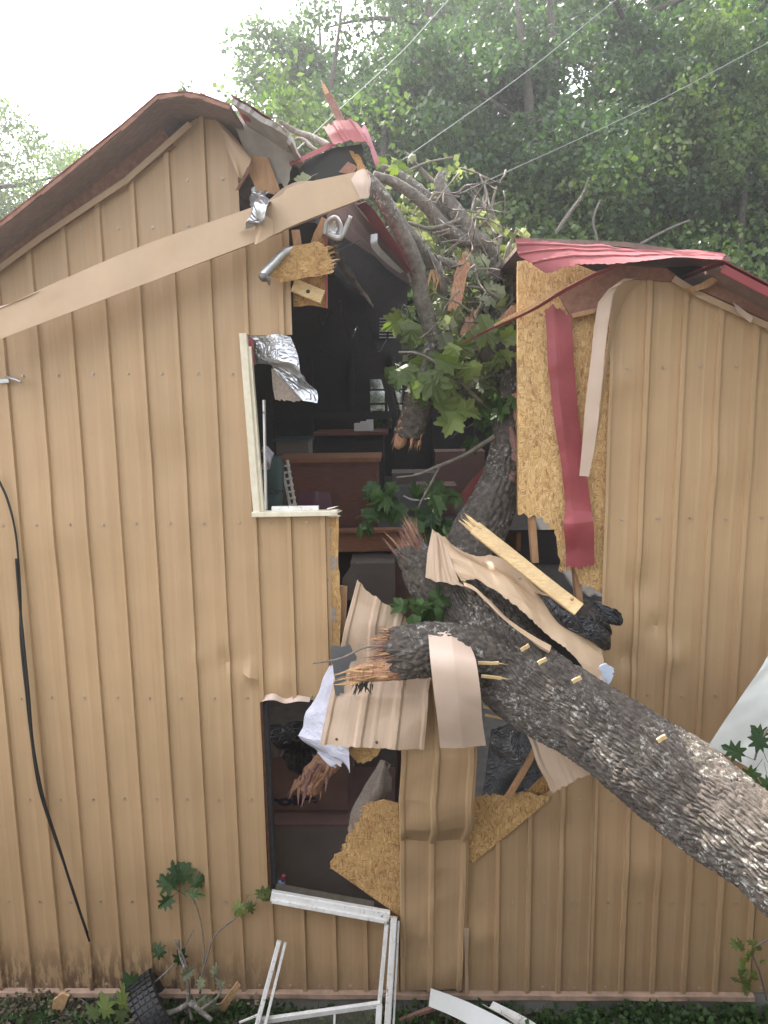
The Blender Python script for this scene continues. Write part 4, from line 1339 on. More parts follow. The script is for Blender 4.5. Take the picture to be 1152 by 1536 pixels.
for k in range(3):
    q = P(532 + k * 9, 646, 4.4)
    o = MB().box((q.x, 4.3, b.z + .042), (q.x + .08, 4.5, b.z + .13 + .02 * k)).build('paper_stack', M['paper'])
    tag(o, ('thin paper stack on the dark back counter, left in the row', 'middle paper stack on the dark back counter', 'tallest paper stack on the dark back counter')[k], 'papers', 'paper stacks on the back counter')
q = P(421, 762, 1.9)
t = inside('plastic_bin', 408, 765, 1.5, 'dark teal plastic bin beside the upper window jamb', 'bin')
zb = P(408, 775, 1.5).z
tube('body', [tuple(P(403, 768, 1.5)) + (.11,), tuple(P(403, 740, 1.5)) + (.125,), tuple(P(403, 700, 1.5)) + (.13,), tuple(P(403, 684, 1.5)) + (.11,)], M['teal'], t, 20, 20, lump=0)
tube('rim', [tuple(P(403, 738, 1.5)) + (.135,), tuple(P(403, 733, 1.5)) + (.135,)], M['black'], t, 20, 4, lump=0)
t = sheet('white_fleece', [[(391, 676, .9), (398, 670, .85), (403, 682, .9)], [(392, 692, .88), (400, 690, .8), (405, 694, .88)], [(392, 702, .9), (398, 705, .86), (402, 702, .9)]], M['film'], None, 16, 16, .03, (), .05, 151, cfreq=16)
tag(t, 'white fleece bundle beside the teal bin at the upper window', 'cloth')
t = inside('wire_rack', 432, 760, 1.6, 'white slatted rack leaning in front of the wooden cabinet', 'rack')
for a, b, c, d in ((421, 692, 436, 762), (431, 690, 443, 762)):
    MB().beam(P(a, b, 1.6), P(c, d, 1.6), .022, .02).build('upright', M['white'], t)
for k in range(7):
    f = k / 6
    MB().beam(P(423 + 13 * f - 2, 700 + 58 * f, 1.58), P(433 + 10 * f + 2, 698 + 58 * f, 1.58), .018, .02).build('slat', M['white'], t)
t = inside('purple_chair', 472, 770, 1.9, 'dark purple plastic chair back in front of the wooden cabinet', 'chair')
sheet('backrest', [[(446, 770, 1.9), (472, 770, 1.86), (500, 770, 1.9)], [(446, 752, 1.92), (472, 750, 1.88), (498, 752, 1.92)], [(450, 739, 1.94), (472, 737, 1.9), (494, 739, 1.94)]], M['purple'], t, 16, 16, .012)
a, b = P(446, 772, 1.9), P(500, 772, 1.9)
MB().box((a.x, 1.5, a.z - .03), (b.x, 1.92, a.z)).build('seat', M['purple'], t)
for x in (a.x + .02, b.x - .02):
    for y in (1.53, 1.88):
        MB().box((x - .012, y - .012, LZ - .2), (x + .012, y + .012, a.z - .03)).build('leg', M['galv'], t)
t = inside('storage_tote', 450, 672, 3.2, 'dim storage box in the shade left of the back counter', 'box')
a, b = P(415, 690, 3.3), P(462, 662, 3.3)
MB().box((a.x, 3.3, LZ), (b.x, 3.7, b.z)).build('body', M['cardg'], t)
MB().box((a.x - .02, 3.28, b.z), (b.x + .02, 3.72, b.z + .03)).build('lid', M['teal'], t)
# red metal lying inside
t = sheet('red_strip', [[(692, 738, 1.3), (715, 712, 1.2), (744, 684, 1.1)], [(682, 762, 1.3), (708, 748, 1.2), (745, 706, 1.1)]], M['red'], None, 24, 8, .002, (), .012, 161)
tag(t, 'red roof strip lying inside behind the tree limb', 'roof sheet')
t = MB().beam(P(590, 748, 2.3), P(640, 744, 2.3), .03, .25, up=(0, 0, 1)).build('tray', M['greyfilm'])
tag(t, 'flat dark tray on the loft floor right of the cabinet', 'tray')
tube('tray_cord', pxpath([(605, 744, 2.1, 1.2), (620, 750, 2.1, 1.4), (640, 748, 2.1, 1.2)]), M['paper'], t, 6, 12, lump=0).matrix_parent_inverse = Matrix.Identity(4)

for k in range(9):
    x_ = -2.6 + k * .61
    MB().box((x_, BK - .10, LZ + .01), (x_ + .045, BK - .012, 4.9 if x_ > -1.6 else 4.3)).build('stud', M['dark'], B)
for k, (x0, x1) in enumerate(((-2.4, 1.6),)):
    MB().box((x0, BK - .13, 3.95), (x1, BK - .105, 4.05)).build('ledger', M['dark'], B)
for k in range(3):
    p_ = P(470 + k * 40, 430 + k * 22, 2.6)
    q_ = P(492 + k * 44, 470 + k * 20, 3.2)
    pts = [tuple(p_) + (.006,), tuple((p_ + q_) / 2 + Vector((0, 0, -.22))) + (.006,), tuple(q_) + (.006,)]
    o = tube('hanging_wire', pts, M['cable'], None, 6, 20, lump=0)
    tag(o, ('slack dark wire hanging in the attic shade, nearest the upper window', 'middle slack wire hanging in the attic shade', 'slack wire hanging in the shade beside the far window')[k], 'wire', 'slack wires inside the loft')
for px, py, Y, w_, h_, dp, mt, lab in ((655, 738, 3.0, .42, .30, .4, 'card', 'dim brown carton on the loft floor behind the limb'), (620, 705, 3.9, .5, .34, .4, 'cardg', 'grey carton farther back on the loft floor under the far window'), (690, 720, 4.3, .6, .55, .4, 'card', 'tall dim carton at the back of the loft beside the limb')):
    q = P(px, py, Y)
    t = empty('loft_carton', (q.x, Y + dp / 2, LZ), lab, 'box')
    MB().box((q.x - w_ / 2, Y, LZ + .003), (q.x + w_ / 2, Y + dp, LZ + h_)).build('body', M[mt], t)
    MB().box((q.x - w_ / 2 - .004, Y - .004, LZ + h_), (q.x - .006, Y + dp, LZ + h_ + .008)).build('flap', M[mt], t)
    MB().box((q.x + .006, Y - .004, LZ + h_), (q.x + w_ / 2 + .004, Y + dp, LZ + h_ + .008)).build('flap', M[mt], t)
t = plate('leaning_panel', [(512, 900), (514, 868), (532, 842), (535, 900)], 1.6, .02, M['cardg'], None, 301)
tag(t, 'grey triangular panel leaning under the loft floor beside the wall edge', 'panel')
for px, py, Y, w_, h_, mt, lab in ((560, 930, 1.7, .4, .9, 'cardg', 'pale carton standing in the dark below the loft, left of the middle post'), (615, 935, 2.0, .5, .7, 'card', 'brown carton standing in the dark below the loft, right of the middle post')):
    q = P(px, py, Y)
    t = empty('stored_carton', (q.x, Y + .25, 0), lab, 'box')
    MB().box((q.x - w_ / 2, Y, -.03), (q.x + w_ / 2, Y + .5, P(px, 845, Y).z)).build('body', M[mt], t)

# things seen through the lower window
t = inside('lettered_box', 460, 1230, .8, 'dim reddish cardboard box with dark lettering behind the lower window', 'box')
a, b = P(398, 1232, .9), P(521, 1135, .9)
MB().box((a.x - .3, .9, a.z), (b.x, 1.5, b.z)).build('body', M['card'], t)
MB().beam((a.x - .3, .893, a.z + .1), (b.x, .893, a.z + .1), .006, .004).build('flap_line', M['black'], t)
fc = bpy.data.curves.new('lettering', 'FONT')
fc.body = 'roile'
fc.size = .17
fc.offset = .008
fc.extrude = .0006
tmp = bpy.data.objects.new('lettering', fc)
COL.objects.link(tmp)
bpy.context.view_layer.update()
lm = bpy.data.meshes.new_from_object(tmp.evaluated_get(bpy.context.evaluated_depsgraph_get()))
bpy.data.objects.remove(tmp)
lm.materials.clear()
fo = obj('lettering', lm, M['ink'], t)
fo.location = P(402, 1209, .895)
fo.rotation_euler = (R(90), R(-3), 0)
fo.scale = (1.3, .75, 1)
t = inside('grey_box', 480, 1330, .6, 'large plain grey carton below the lettered box in the lower window', 'box')
a, b = P(398, 1345, .75), P(590, 1237, .75)
MB().box((a.x - .3, .75, -.03), (b.x, 1.7, b.z)).build('body', M['cardg'], t)
MB().box((a.x - .31, .735, b.z - .01), (b.x + .01, 1.71, b.z + .012)).build('lid', M['card'], t)
t = inside('white_mug', 415, 1120, .6, 'white plastic container with a brown label inside the lower window', 'container')
a = P(412, 1132, .7)
tube('body', [(a.x, .7, a.z, .05), (a.x, .7, a.z + .05, .06), (a.x, .7, a.z + .17, .065)], M['cardg'], t, 16, 12, lump=0)
tube('rim', [(a.x, .7, a.z + .17, .07), (a.x, .7, a.z + .19, .07)], M['white'], t, 16, 4, lump=0)
t = sheet('dark_bag', [[(420, 1090, .75), (445, 1085, .6), (470, 1095, .7)], [(415, 1120, .7), (445, 1120, .5), (478, 1125, .65)], [(412, 1150, .8), (440, 1150, .7), (470, 1150, .8)]], M['black'], None, 30, 30, .002, (), .07, 171, cfreq=9)
tag(t, 'black plastic bag sitting on the lettered box inside the lower window', 'bag')
t = sheet('fibre_batt', [[(565, 1140, .4), (578, 1145, .35), (590, 1170, .4)], [(545, 1180, .4), (565, 1180, .3), (585, 1190, .4)], [(525, 1225, .4), (545, 1220, .32), (565, 1205, .4)], [(519, 1246, .4), (530, 1246, .36), (548, 1226, .4)]], M['fluff'], None, 24, 30, .05, (), .05, 172)
tag(t, 'grey insulation batt hanging behind the lower window beside the strand board', 'insulation')
t = thing('torn_stump', 470, 1170, .35, 'ragged broken wood stump inside the lower window under the white facing', 'wood piece')
pth = pxpath([(502, 1138, .42, 14), (482, 1150, .36, 19), (470, 1168, .32, 20), (464, 1184, .32, 14)])
tube('wood', pth, M['splinter'], t, 30, 40, bark=.03, cell=(.12, .02), seed=14, lump=.5)
for mt_, cnt in (('splinter', 34), ('redwood', 26)):
    mb = MB()
    for k in range(cnt):
        f_ = rnd.random()
        mb.shard(P(492 - 36 * f_ + rnd.uniform(-16, 16), 1146 + 34 * f_ + rnd.uniform(-10, 8), .28 + rnd.uniform(-.03, .08)), (rnd.uniform(-.9, .1), rnd.uniform(-.5, .2), -1), rnd.uniform(.07, .2), rnd.uniform(.012, .026))
    mb.build('splinters', M[mt_], t)['kind'] = 'stuff'
a = PZ(421, 1326, P(430, 1338, .1).z + .01)
t = inside('blue_bottle', 424, 1330, .1, 'small blue and red spray bottle on the lower window sill', 'bottle')
tube('body', pxpath([(420, 1334, .1, 5), (421, 1328, .1, 7), (424, 1322, .1, 4)]), M['blue'], t, 12, 10, lump=0)
tube('cap', pxpath([(424, 1321, .1, 3), (426, 1312, .1, 3)]), M['redtrim'], t, 10, 5, lump=0)

# ------------------------------------------------------------------ broken window frame at the wall's foot
t = thing('broken_window_frame', 500, 1360, -.1, 'broken white vinyl window frame with its sill hanging at the lower window', 'window frame')
MB().beam(P(407, 1343, -.075), P(584, 1374, -.10), .07, .05, up=(0, -1, .2), cuts=6).build('sill', M['white'], t)
MB().beam(P(408, 1351, -.105), P(580, 1382, -.13), .03, .03, up=(0, -1, .2)).build('track', M['white'], t)
MB().beam(P(413, 1335, -.01), P(560, 1362, -.035), .08, .06, up=(0, -.3, 1)).build('sill_dirt', M['soil'], t)
MB().beam(P(591, 1376, -.12), P(581, 1540, -.34), .045, .05, cuts=6).build('jamb', M['white'], t)
MB().beam(P(580, 1386, -.12), P(566, 1540, -.33), .03, .035).build('track', M['white'], t)
MB().beam(P(598, 1382, -.11), P(590, 1540, -.33), .015, .03).build('flange', M['white'], t)
mb = MB()
for k in range(10): mb.shard(P(580 + rnd.uniform(-8, 8), 1375, -.12), (.8, rnd.uniform(-.3, .3), rnd.uniform(-.6, .2)), rnd.uniform(.02, .05), .006)
mb.build('broken_corner', M['cream'], t)
t = thing('window_sash', 470, 1520, -.3, 'fallen white window sash with glass panes leaning at the wall base', 'window sash')
MB().beam(P(386, 1532, -.33), P(571, 1506, -.30), .04, .03, cuts=4).build('rail', M['white'], t)
MB().beam(P(569, 1506, -.30), P(566, 1575, -.42), .042, .03).build('stile', M['white'], t)
MB().beam(P(389, 1532, -.33), P(380, 1590, -.44), .035, .03).build('stile', M['white'], t)
MB().beam(P(502, 1517, -.31), P(500, 1580, -.43), .014, .012).build('muntin', M['white'], t)
o = sheet('pane', [[(392, 1534, -.325), (565, 1511, -.295)], [(386, 1585, -.43), (562, 1570, -.41)]], M['glass'], t, 4, 4, .004, smooth=(False, False))
t = thing('frame_strip', 405, 1470, -.3, 'loose white vinyl frame strip leaning left of the fallen sash', 'frame strip')
MB().beam(P(419, 1411, -.16), P(382, 1550, -.40), .032, .035).build('bar', M['white'], t)
MB().beam(P(428, 1414, -.155), P(396, 1545, -.39), .020, .03).build('bar', M['white'], t)
MB().beam(P(359, 1534, -.36), P(388, 1522, -.34), .014, .012).build('tab', M['white'], t)

# scraps on the ground, right of the frame
t = sheet('siding_scrap', [[(646, 1482, -.10), (700, 1502, -.20), (775, 1540, -.36)], [(643, 1510, -.22), (690, 1530, -.30), (760, 1572, -.44)]], M['whitesheet'], None, 24, 10, .002, ((.9, .02, .01),), .01, 181)
tag(t, 'pale grey metal scrap lying on the ground right of the fallen sash', 'metal scrap')
t = sheet('gutter_scrap', [[(740, 1502, -.15), (775, 1518, -.2), (820, 1545, -.28)], [(733, 1510, -.17), (770, 1528, -.25), (810, 1556, -.33)], [(724, 1504, -.20), (760, 1525, -.30), (800, 1556, -.38)]], M['white'], None, 24, 12, .002, (), .008, 182)
tag(t, 'white gutter piece lying beyond the pale grey scrap at the wall base', 'gutter')
t = sheet('sheet_metal', [[(1152, 985, -.45), (1200, 915, -.4), (1300, 870, -.3)], [(1104, 1055, -.48), (1180, 1060, -.5), (1300, 1020, -.42)], [(1062, 1118, -.5), (1120, 1150, -.55), (1260, 1250, -.6)]], M['whitesheet'], None, 30, 40, .0025, (), .012, 183, (False, False))
tag(t, 'white sheet metal panel leaning on the wall behind the trunk', 'panel')
t = plate('wood_scrap', [(76, 1520), (80, 1500, 3, 1), (92, 1491, 3, 1), (103, 1495), (92, 1524)], -.14, .02, M['splinter2'], None, 184, (0, .12))
tag(t, 'small orange wood scrap in the litter at the left wall base', 'wood scrap')
t = plate('board_scrap', [(274, 1540), (302, 1510, 4, 2), (330, 1508), (356, 1474, 4, 2), (360, 1480), (330, 1530), (310, 1550)], -.16, .02, M['splinter2'], None, 185, (0, .14))
tag(t, 'brown board scrap standing in the litter right of the tyre', 'wood scrap')
MBt = MB()
t = MB().beam(P(585, 1538, -.2), P(660, 1508, -.18), .03, .03, jit=.005).build('rotten_stick', M['redwood'])
tag(t, 'brown rotten stick lying between the sash and the grey scrap', 'stick')

# tyre half hidden in the litter
t = thing('old_tyre', 240, 1490, -.15, 'old black tyre half buried in branches at the wall base', 'tyre')
c0 = P(232, 1516, -.20)
ax = Vector((.82, .42, .40)).normalized()
e1 = ax.cross(Vector((0, 0, 1))).normalized(); e2 = ax.cross(e1)
V, F = [], []
na, nb = 48, 14
for i_ in range(na):
    th_ = 2 * math.pi * i_ / na
    rd = e1 * math.cos(th_) + e2 * math.sin(th_)
    for j_ in range(nb):
        ps = 2 * math.pi * j_ / nb
        ww = .10 * math.copysign(abs(math.cos(ps)) ** .6, math.cos(ps))
        hh = .05 * math.copysign(abs(math.sin(ps)) ** .6, math.sin(ps))
        V.append(c0 + rd * (.20 + hh) + ax * ww)
for i_ in range(na):
    for j_ in range(nb):
        F.append([i_ * nb + j_, i_ * nb + (j_ + 1) % nb, ((i_ + 1) % na) * nb + (j_ + 1) % nb, ((i_ + 1) % na) * nb + j_])
obj('carcass', mesh('carcass', V, F, True), M['rubber'], t)
for j_ in range(5):
    mb = MB()
    for i_ in range(36):
        th_ = 2 * math.pi * i_ / 36
        rd = e1 * math.cos(th_) + e2 * math.sin(th_); tg = -e1 * math.sin(th_) + e2 * math.cos(th_)
        ce = c0 + rd * .252 + ax * (-.08 + .04 * j_)
        mb.beam(ce - tg * .014, ce + tg * .014, .03, .012, up=rd, cuts=1)
    o = mb.build('tread_row', M['rubber'], t)

# cable and bracket on the left wall
t = thing('hanging_cable', 45, 1050, -.06, 'black cable hanging down the left part of the wall', 'cable')
tube('strand', pxpath([(-6, 712, -.05, 1.8), (12, 752, -.05, 1.8), (24, 805, -.05, 1.5), (30, 880, -.06, 1.7), (32, 960, -.07, 2.4), (40, 1040, -.08, 2.4), (46, 1100, -.07, 1.7), (58, 1180, -.08, 1.7), (80, 1250, -.09, 1.7), (108, 1330, -.10, 1.6), (134, 1412, -.12, 1.5)]), M['cable'], t, 8, 90, lump=0)
tube('strand', pxpath([(24, 838, -.065, 2), (29, 900, -.075, 2), (36, 970, -.085, 2), (43, 1040, -.09, 2), (50, 1120, -.085, 2), (66, 1200, -.095, 2), (90, 1275, -.105, 2), (112, 1345, -.115, 2), (131, 1400, -.125, 2)]), M['cable'], t, 8, 80, lump=0)
t = thing('wire_anchor', 12, 570, -.05, 'small metal hook bracket on the wall at its left side', 'bracket')
MB().beam(P(-6, 572, -.04), P(14, 571, -.04), .03, .02).build('plate', M['galv'], t)
tube('hook', pxpath([(10, 566, -.06, 2.5), (20, 568, -.09, 2.5), (32, 573, -.10, 2)]), M['galv'], t, 8, 10, lump=0)

# ------------------------------------------------------------------ the fallen tree
T = empty('fallen_tree', P(760, 985, -.3), 'big fallen grey-barked tree lying through the split wall into the building', 'tree')
tr = pxpath([(1152, 1277, -2.0, 73), (1085, 1228, -1.75, 72), (1014, 1174, -1.45, 69), (955, 1133, -1.2, 64), (908, 1098, -1.0, 60), (850, 1062, -.75, 61), (800, 1030, -.55, 63), (760, 995, -.35, 64), (722, 945, -.12, 60), (694, 905, .05, 50)])
e0, e1_ = Vector(tr[0][:3]), Vector(tr[1][:3])
dd = (e0 - e1_).normalized()
far = [tuple(e0 + dd * L + Vector((0, 0, -.05 * L))) + (tr[0][3] * (1 + .06 * L),) for L in (3.4, 2.2, 1.1, .5)]
tube('trunk', far + tr, M['bark'], T, 460, 1050, bark=.027, cell=(.115, .024), seed=5, lump=.10)
limb = pxpath([(712, 940, -.05, 50), (694, 905, .06, 48), (699, 860, .25, 42), (714, 810, .4, 39), (737, 762, .5, 34), (753, 715, .6, 27), (760, 665, .7, 22), (764, 610, .8, 19), (769, 560, .9, 17), (758, 500, 1.05, 15), (745, 450, 1.2, 12), (738, 395, 1.3, 9)])
tube('limb', limb, M['bark'], T, 130, 280, bark=.024, cell=(.12, .034), seed=8, lump=.1)
lb = pxpath([(715, 945, -.08, 46), (690, 905, .02, 40), (660, 888, .0, 34), (640, 868, .0, 31), (626, 842, .0, 27), (614, 824, .0, 22)])
o = tube('limb', lb, M['bark'], T, 80, 120, bark=.016, cell=(.09, .028), seed=9, lump=.12, rag=.09)


def splinter(parent, path, n, mats, L=(.08, .2), r=.016, name='splintered_end'):
    """torn wood fibres standing out of a snapped end"""
    a_, b_ = Vector(path[-2][:3]), Vector(path[-1][:3])
    d_ = (b_ - a_).normalized()
    rad = path[-1][3]
    u_ = d_.orthogonal().normalized(); v_ = d_.cross(u_)
    lobes = [rnd.uniform(0, 6.28) for _ in range(3)]
    for mt_ in mats:
        mb = MB()
        for k in range(n // len(mats)):
            an = rnd.choice(lobes) + rnd.gauss(0, .8); q_ = rad * math.sqrt(rnd.random()) * .92
            base = b_ + u_ * math.cos(an) * q_ + v_ * math.sin(an) * q_ - d_ * rnd.uniform(.03, .14)
            lb_ = .5 + .5 * math.cos(an * 2 + lobes[0])
            ln = rnd.uniform(*L) * (.25 + .9 * lb_) * (.6 + .6 * rnd.random())
            dv2 = d_ + Vector((rnd.gauss(0, .09), rnd.gauss(0, .09), rnd.gauss(0, .09))) + (u_ * math.cos(an) + v_ * math.sin(an)) * .12
            mb.shard(base, dv2, ln + .08, rnd.uniform(.3, 1.6) * r)
        s2 = mb.build(name, M[mt_], None)
        s2.parent = parent
        s2.matrix_parent_inverse = Matrix.Identity(4)


splinter(o, lb, 240, ('redwood', 'redwood', 'splinter'), (.06, .22), .009)
lg = pxpath([(770, 1000, -.38, 44), (720, 985, -.50, 42), (680, 978, -.56, 41), (640, 975, -.58, 40), (605, 978, -.60, 39), (592, 980, -.60, 37)])
o = tube('snapped_limb', lg, M['bark'], T, 130, 150, bark=.020, cell=(.07, .034), seed=11, lump=.08, rag=.10)
splinter(o, lg, 330, ('splinter', 'redwood', 'splinter2'), (.05, .19), .009)
# long lower tongue of torn wood on the snapped limb
tn = pxpath([(612, 1000, -.60, 16), (590, 1004, -.62, 16), (560, 1008, -.63, 14), (538, 1012, -.63, 11), (528, 1016, -.63, 6)])
tg_ = tube('torn_tongue', tn, M['splinter'], None, 30, 50, bark=.012, cell=(.2, .012), seed=19, lump=.35, rag=.05)
tg_.parent = o; tg_.matrix_parent_inverse = Matrix.Identity(4)
mb = MB()
for k in range(130):
    f_ = rnd.random()
    mb.shard(P(600 - 70 * f_ + rnd.uniform(-6, 6), 1003 + 12 * f_ + rnd.uniform(-11, 11), -.62 + rnd.uniform(-.07, .05)), (-1, rnd.gauss(0, .12), rnd.gauss(-.12, .13)), rnd.uniform(.05, .15), rnd.uniform(.003, .010))
s_ = mb.build('splinters', M['splinter2'], None); s_.parent = o; s_.matrix_parent_inverse = Matrix.Identity(4); s_['kind'] = 'stuff'
mb = MB()
for k in range(26):
    mb.shard(P(545 + rnd.uniform(-12, 14), 1022 + rnd.uniform(-4, 6), -.62), (rnd.gauss(-.2, .3), 0, -1), rnd.uniform(.03, .10), rnd.uniform(.004, .012))
s_ = mb.build('bark_shreds', M['barkd'], None); s_.parent = o; s_.matrix_parent_inverse = Matrix.Identity(4)
# torn red wood where bark was ripped off
for k, (rows, mt) in enumerate((([(772, 590, .72), (776, 620, .70), (772, 660, .66), (768, 700, .55), (758, 732, .5)], 'splinter'), ([(766, 640, .62), (772, 680, .58), (764, 725, .48)], 'redwood'))):
    tube('ripped_wood', pxpath([r_ + (w_,) for r_, w_ in zip(rows, (4, 7, 8, 9, 6))]), M[mt], T, 10, 24, bark=.01, cell=(.1, .02), seed=60 + k, lump=.4)
# yellow splinters lying on the trunk
for k, (a, b, c, d, Y) in enumerate(((717, 994, 748, 995, -.72), (722, 1014, 752, 1017, -.74), (728, 1072, 792, 1086, -.5), (725, 1060, 785, 1072, -.45))):
    mb = MB().beam(P(a, b, Y), P(c, d, Y), .018, .012, jit=.002)
    mb.shard(P(c, d, Y), (1, 0, -.15), .06, .009)
    o = mb.build('yellow_splinter', M['pine'])
    tag(o, ('upper yellow wood splinter on the trunk by the draped sheet', 'lower yellow wood splinter on the trunk by the draped sheet', 'long yellow splinter under the trunk right of the draped sheet', 'brown-edged splinter under the trunk above the long yellow one')[k], 'splinter', 'splinters by the draped sheet')
for k, (a, b) in enumerate(((993, 1108), (866, 1020), (814, 992), (788, 972))):
    Y = (-1.67, -1.12, -.86, -.75)[k]
    o = MB().beam(P(a - 7, b + 3, Y), P(a + 6, b - 4, Y), .022, .01, jit=.003).build('wood_chip', M['pine'])
    tag(o, ('pale wood chip on top of the trunk halfway to its thick end', 'pale wood chip on the trunk beside the blue cloth', 'wood chip on the trunk under the crumpled sheet, nearer the blue cloth', 'wood chip on the trunk under the crumpled sheet, nearer the draped sheet')[k], 'wood chip', 'wood chips on the trunk')

branches = [
    ([(548, 262, .5, 7), (562, 282, .5, 11), (578, 305, .5, 12), (603, 352, .55, 12), (624, 400, .6, 12), (633, 450, .65, 12), (645, 492, .7, 12), (652, 530, .75, 11), (640, 562, .7, 14)], 'bark2'),
    ([(575, 296, .62, 9), (596, 328, .62, 10), (615, 354, .65, 10), (640, 384, .7, 10), (652, 402, .75, 10), (662, 430, .8, 9), (690, 480, .95, 10), (735, 540, 1.0, 12)], 'bark2'),
    ([(560, 262, .9, 6), (596, 276, .95, 8), (636, 306, 1.0, 9), (668, 342, 1.05, 11), (692, 358, 1.1, 13), (722, 362, 1.1, 12), (738, 388, 1.15, 12), (742, 420, 1.2, 12)], 'bark2'),
    ([(572, 250, 1.2, 5), (600, 262, 1.2, 7), (634, 290, 1.2, 8), (662, 318, 1.2, 9), (690, 350, 1.2, 8)], 'bark2'),
    ([(663, 258, 1.1, 5), (660, 275, 1.1, 9), (670, 298, 1.1, 11), (694, 332, 1.1, 13), (712, 362, 1.12, 13), (722, 392, 1.15, 10)], 'bark2'),
    ([(610, 230, 1.3, 2), (630, 252, 1.3, 3), (652, 272, 1.3, 3.5), (668, 258, 1.3, 3)], 'twig'),
    ([(612, 334, .8, 2.5), (645, 343, .85, 3.4), (672, 336, .9, 3.2), (690, 328, 1.0, 2.5)], 'bark2'),
    ([(655, 388, .8, 6), (682, 398, .85, 6), (706, 406, .9, 5), (726, 420, 1.0, 4)], 'bark2'),
    ([(735, 395, 1.2, 5), (752, 350, 1.3, 3), (738, 315, 1.4, 2), (745, 280, 1.4, 1.4)], 'twig'),
    ([(420, 182, 1.6, 3), (445, 198, 1.6, 4.5), (468, 206, 1.5, 5), (500, 222, 1.3, 5)], 'bark2'),
    ([(430, 215, 1.5, 2), (452, 208, 1.5, 2.5), (470, 222, 1.4, 2.5), (495, 236, 1.3, 3)], 'twig'),
    ([(598, 528, .4, 1.6), (625, 530, .4, 2), (655, 545, .45, 2.2), (690, 572, .6, 2.4), (730, 612, .7, 3)], 'twig'),
    ([(742, 655, .6, 4), (715, 672, .6, 3.4), (690, 686, .6, 3), (655, 700, .6, 2.6), (625, 712, .6, 2), (595, 716, .6, 1.5)], 'twig'),
    ([(660, 698, .6, 2), (648, 722, .6, 1.8), (632, 752, .6, 1.6), (622, 772, .6, 1.2)], 'twig'),
    ([(690, 430, .8, 1.5), (720, 432, .8, 2), (748, 448, .8, 2), (758, 470, .9, 1.6)], 'twig'),
    ([(600, 262, 1.2, 2), (640, 244, 1.3, 1.6), (680, 236, 1.3, 1.2)], 'twig'),
    ([(700, 340, 1.1, 2), (730, 300, 1.2, 1.6), (720, 262, 1.3, 1.2)], 'twig'),
    ([(675, 305, 1.1, 2), (700, 278, 1.1, 1.6), (716, 290, 1.1, 1.2)], 'twig'),
    ([(640, 310, 1., 2), (655, 290, 1.0, 1.6), (690, 296, 1., 1.2)], 'twig'),
    ([(775, 345, 1.3, 2), (762, 375, 1.3, 3), (752, 410, 1.3, 4), (745, 440, 1.3, 5)], 'twig'),
    ([(640, 960, -.2, 2), (668, 912, -.15, 1.6), (690, 890, -.1, 1.2)], 'twig'),
    ([(470, 995, -.55, 1.2), (510, 988, -.6, 1.6), (545, 972, -.62, 1.6), (575, 968, -.62, 1.4)], 'twig'),
]
for k, (bp, mt) in enumerate(branches):
    big = max(x[3] for x in bp) > 7
    tube('branch' if mt == 'bark2' else 'twig', pxpath(bp), M[mt], T, 22 if big else 8, 60 if big else 24, bark=.006 if big else 0, cell=(.05, .03), seed=70 + k, lump=.14)
# hanging broken stub in front of the far window
hb = pxpath([(652, 520, .72, 14), (640, 555, .68, 20), (630, 592, .62, 22), (622, 625, .6, 22), (612, 655, .6, 21)])
o = tube('snapped_limb', hb, M['bark'], T, 44, 70, bark=.012, cell=(.06, .03), seed=31, lump=.14, rag=.06)
splinter(o, hb, 90, ('redwood', 'splinter'), (.03, .10), .009)
tube('ripped_wood', pxpath([(618, 592, .56, 4), (609, 625, .56, 8), (600, 660, .58, 10), (596, 672, .6, 4)]), M['splinter'], T, 10, 20, bark=.01, cell=(.1, .02), seed=33, lump=.3)
for k, (a, b, c, d, Y, w_) in enumerate(((697, 392, 679, 468, .7, 9), (708, 478, 696, 505, .7, 8), (772, 462, 735, 500, .6, 5))):
    mb = MB().beam(P(a, b, Y), P(c, d, Y), w_ * 2 / 200, .03, jit=.004)
    dd2 = (P(a, b, Y) - P(c, d, Y)).normalized()
    for q in range(5): mb.shard(P(a, b, Y) + Vector((rnd.uniform(-.02, .02), 0, 0)), dd2 + Vector((rnd.uniform(-.2, .2), 0, 0)), rnd.uniform(.05, .11), .012)
    mb.build('splintered_branch', M['splinter'], T)
for (a, b, Y) in ((650, 405, .7), (655, 412, .72)):
    mb = MB()
    for q in range(8): mb.shard(P(a + rnd.uniform(-5, 5), b, Y), (rnd.uniform(-.3, .5), rnd.uniform(-.3, .3), -1), rnd.uniform(.06, .14), .012)
    mb.build('splintered_end', M['splinter2'], T)


# leaves ------------------------------------------------------------
def lobed_leaf(name, mat, lobes, fold=.12, droop=.25):
    """flat lobed leaf 1 unit long, ~40 triangles, stalk at the origin, tip along +y"""
    pts = []
    for r_, a_ in lobes:
        pts.append((r_ * math.sin(R(a_)), .36 + r_ * math.cos(R(a_))))
    pts = pts + [(-x, y) for x, y in reversed(pts[1:-1])] if False else pts
    left = [(-x, y) for x, y in reversed(pts) if abs(x) > 1e-6]
    ring = pts + left
    V = [(0, .34, 0)]
    for x, y in ring:
        V.append((x, y, fold * abs(x) - droop * (y - .3) ** 2 - .25 * x * x))
    n = len(ring)
    F = [[0, 1 + (k + 1) % n, 1 + k] for k in range(n)]
    s0 = len(V)
    V += [(.012, .02, 0), (-.012, .02, 0), (-.008, -.35, -.06), (.008, -.35, -.06)]
    F.append([s0, s0 + 1, s0 + 2, s0 + 3])
    me = mesh(name, V, F)
    me.materials.append(mat)
    return me


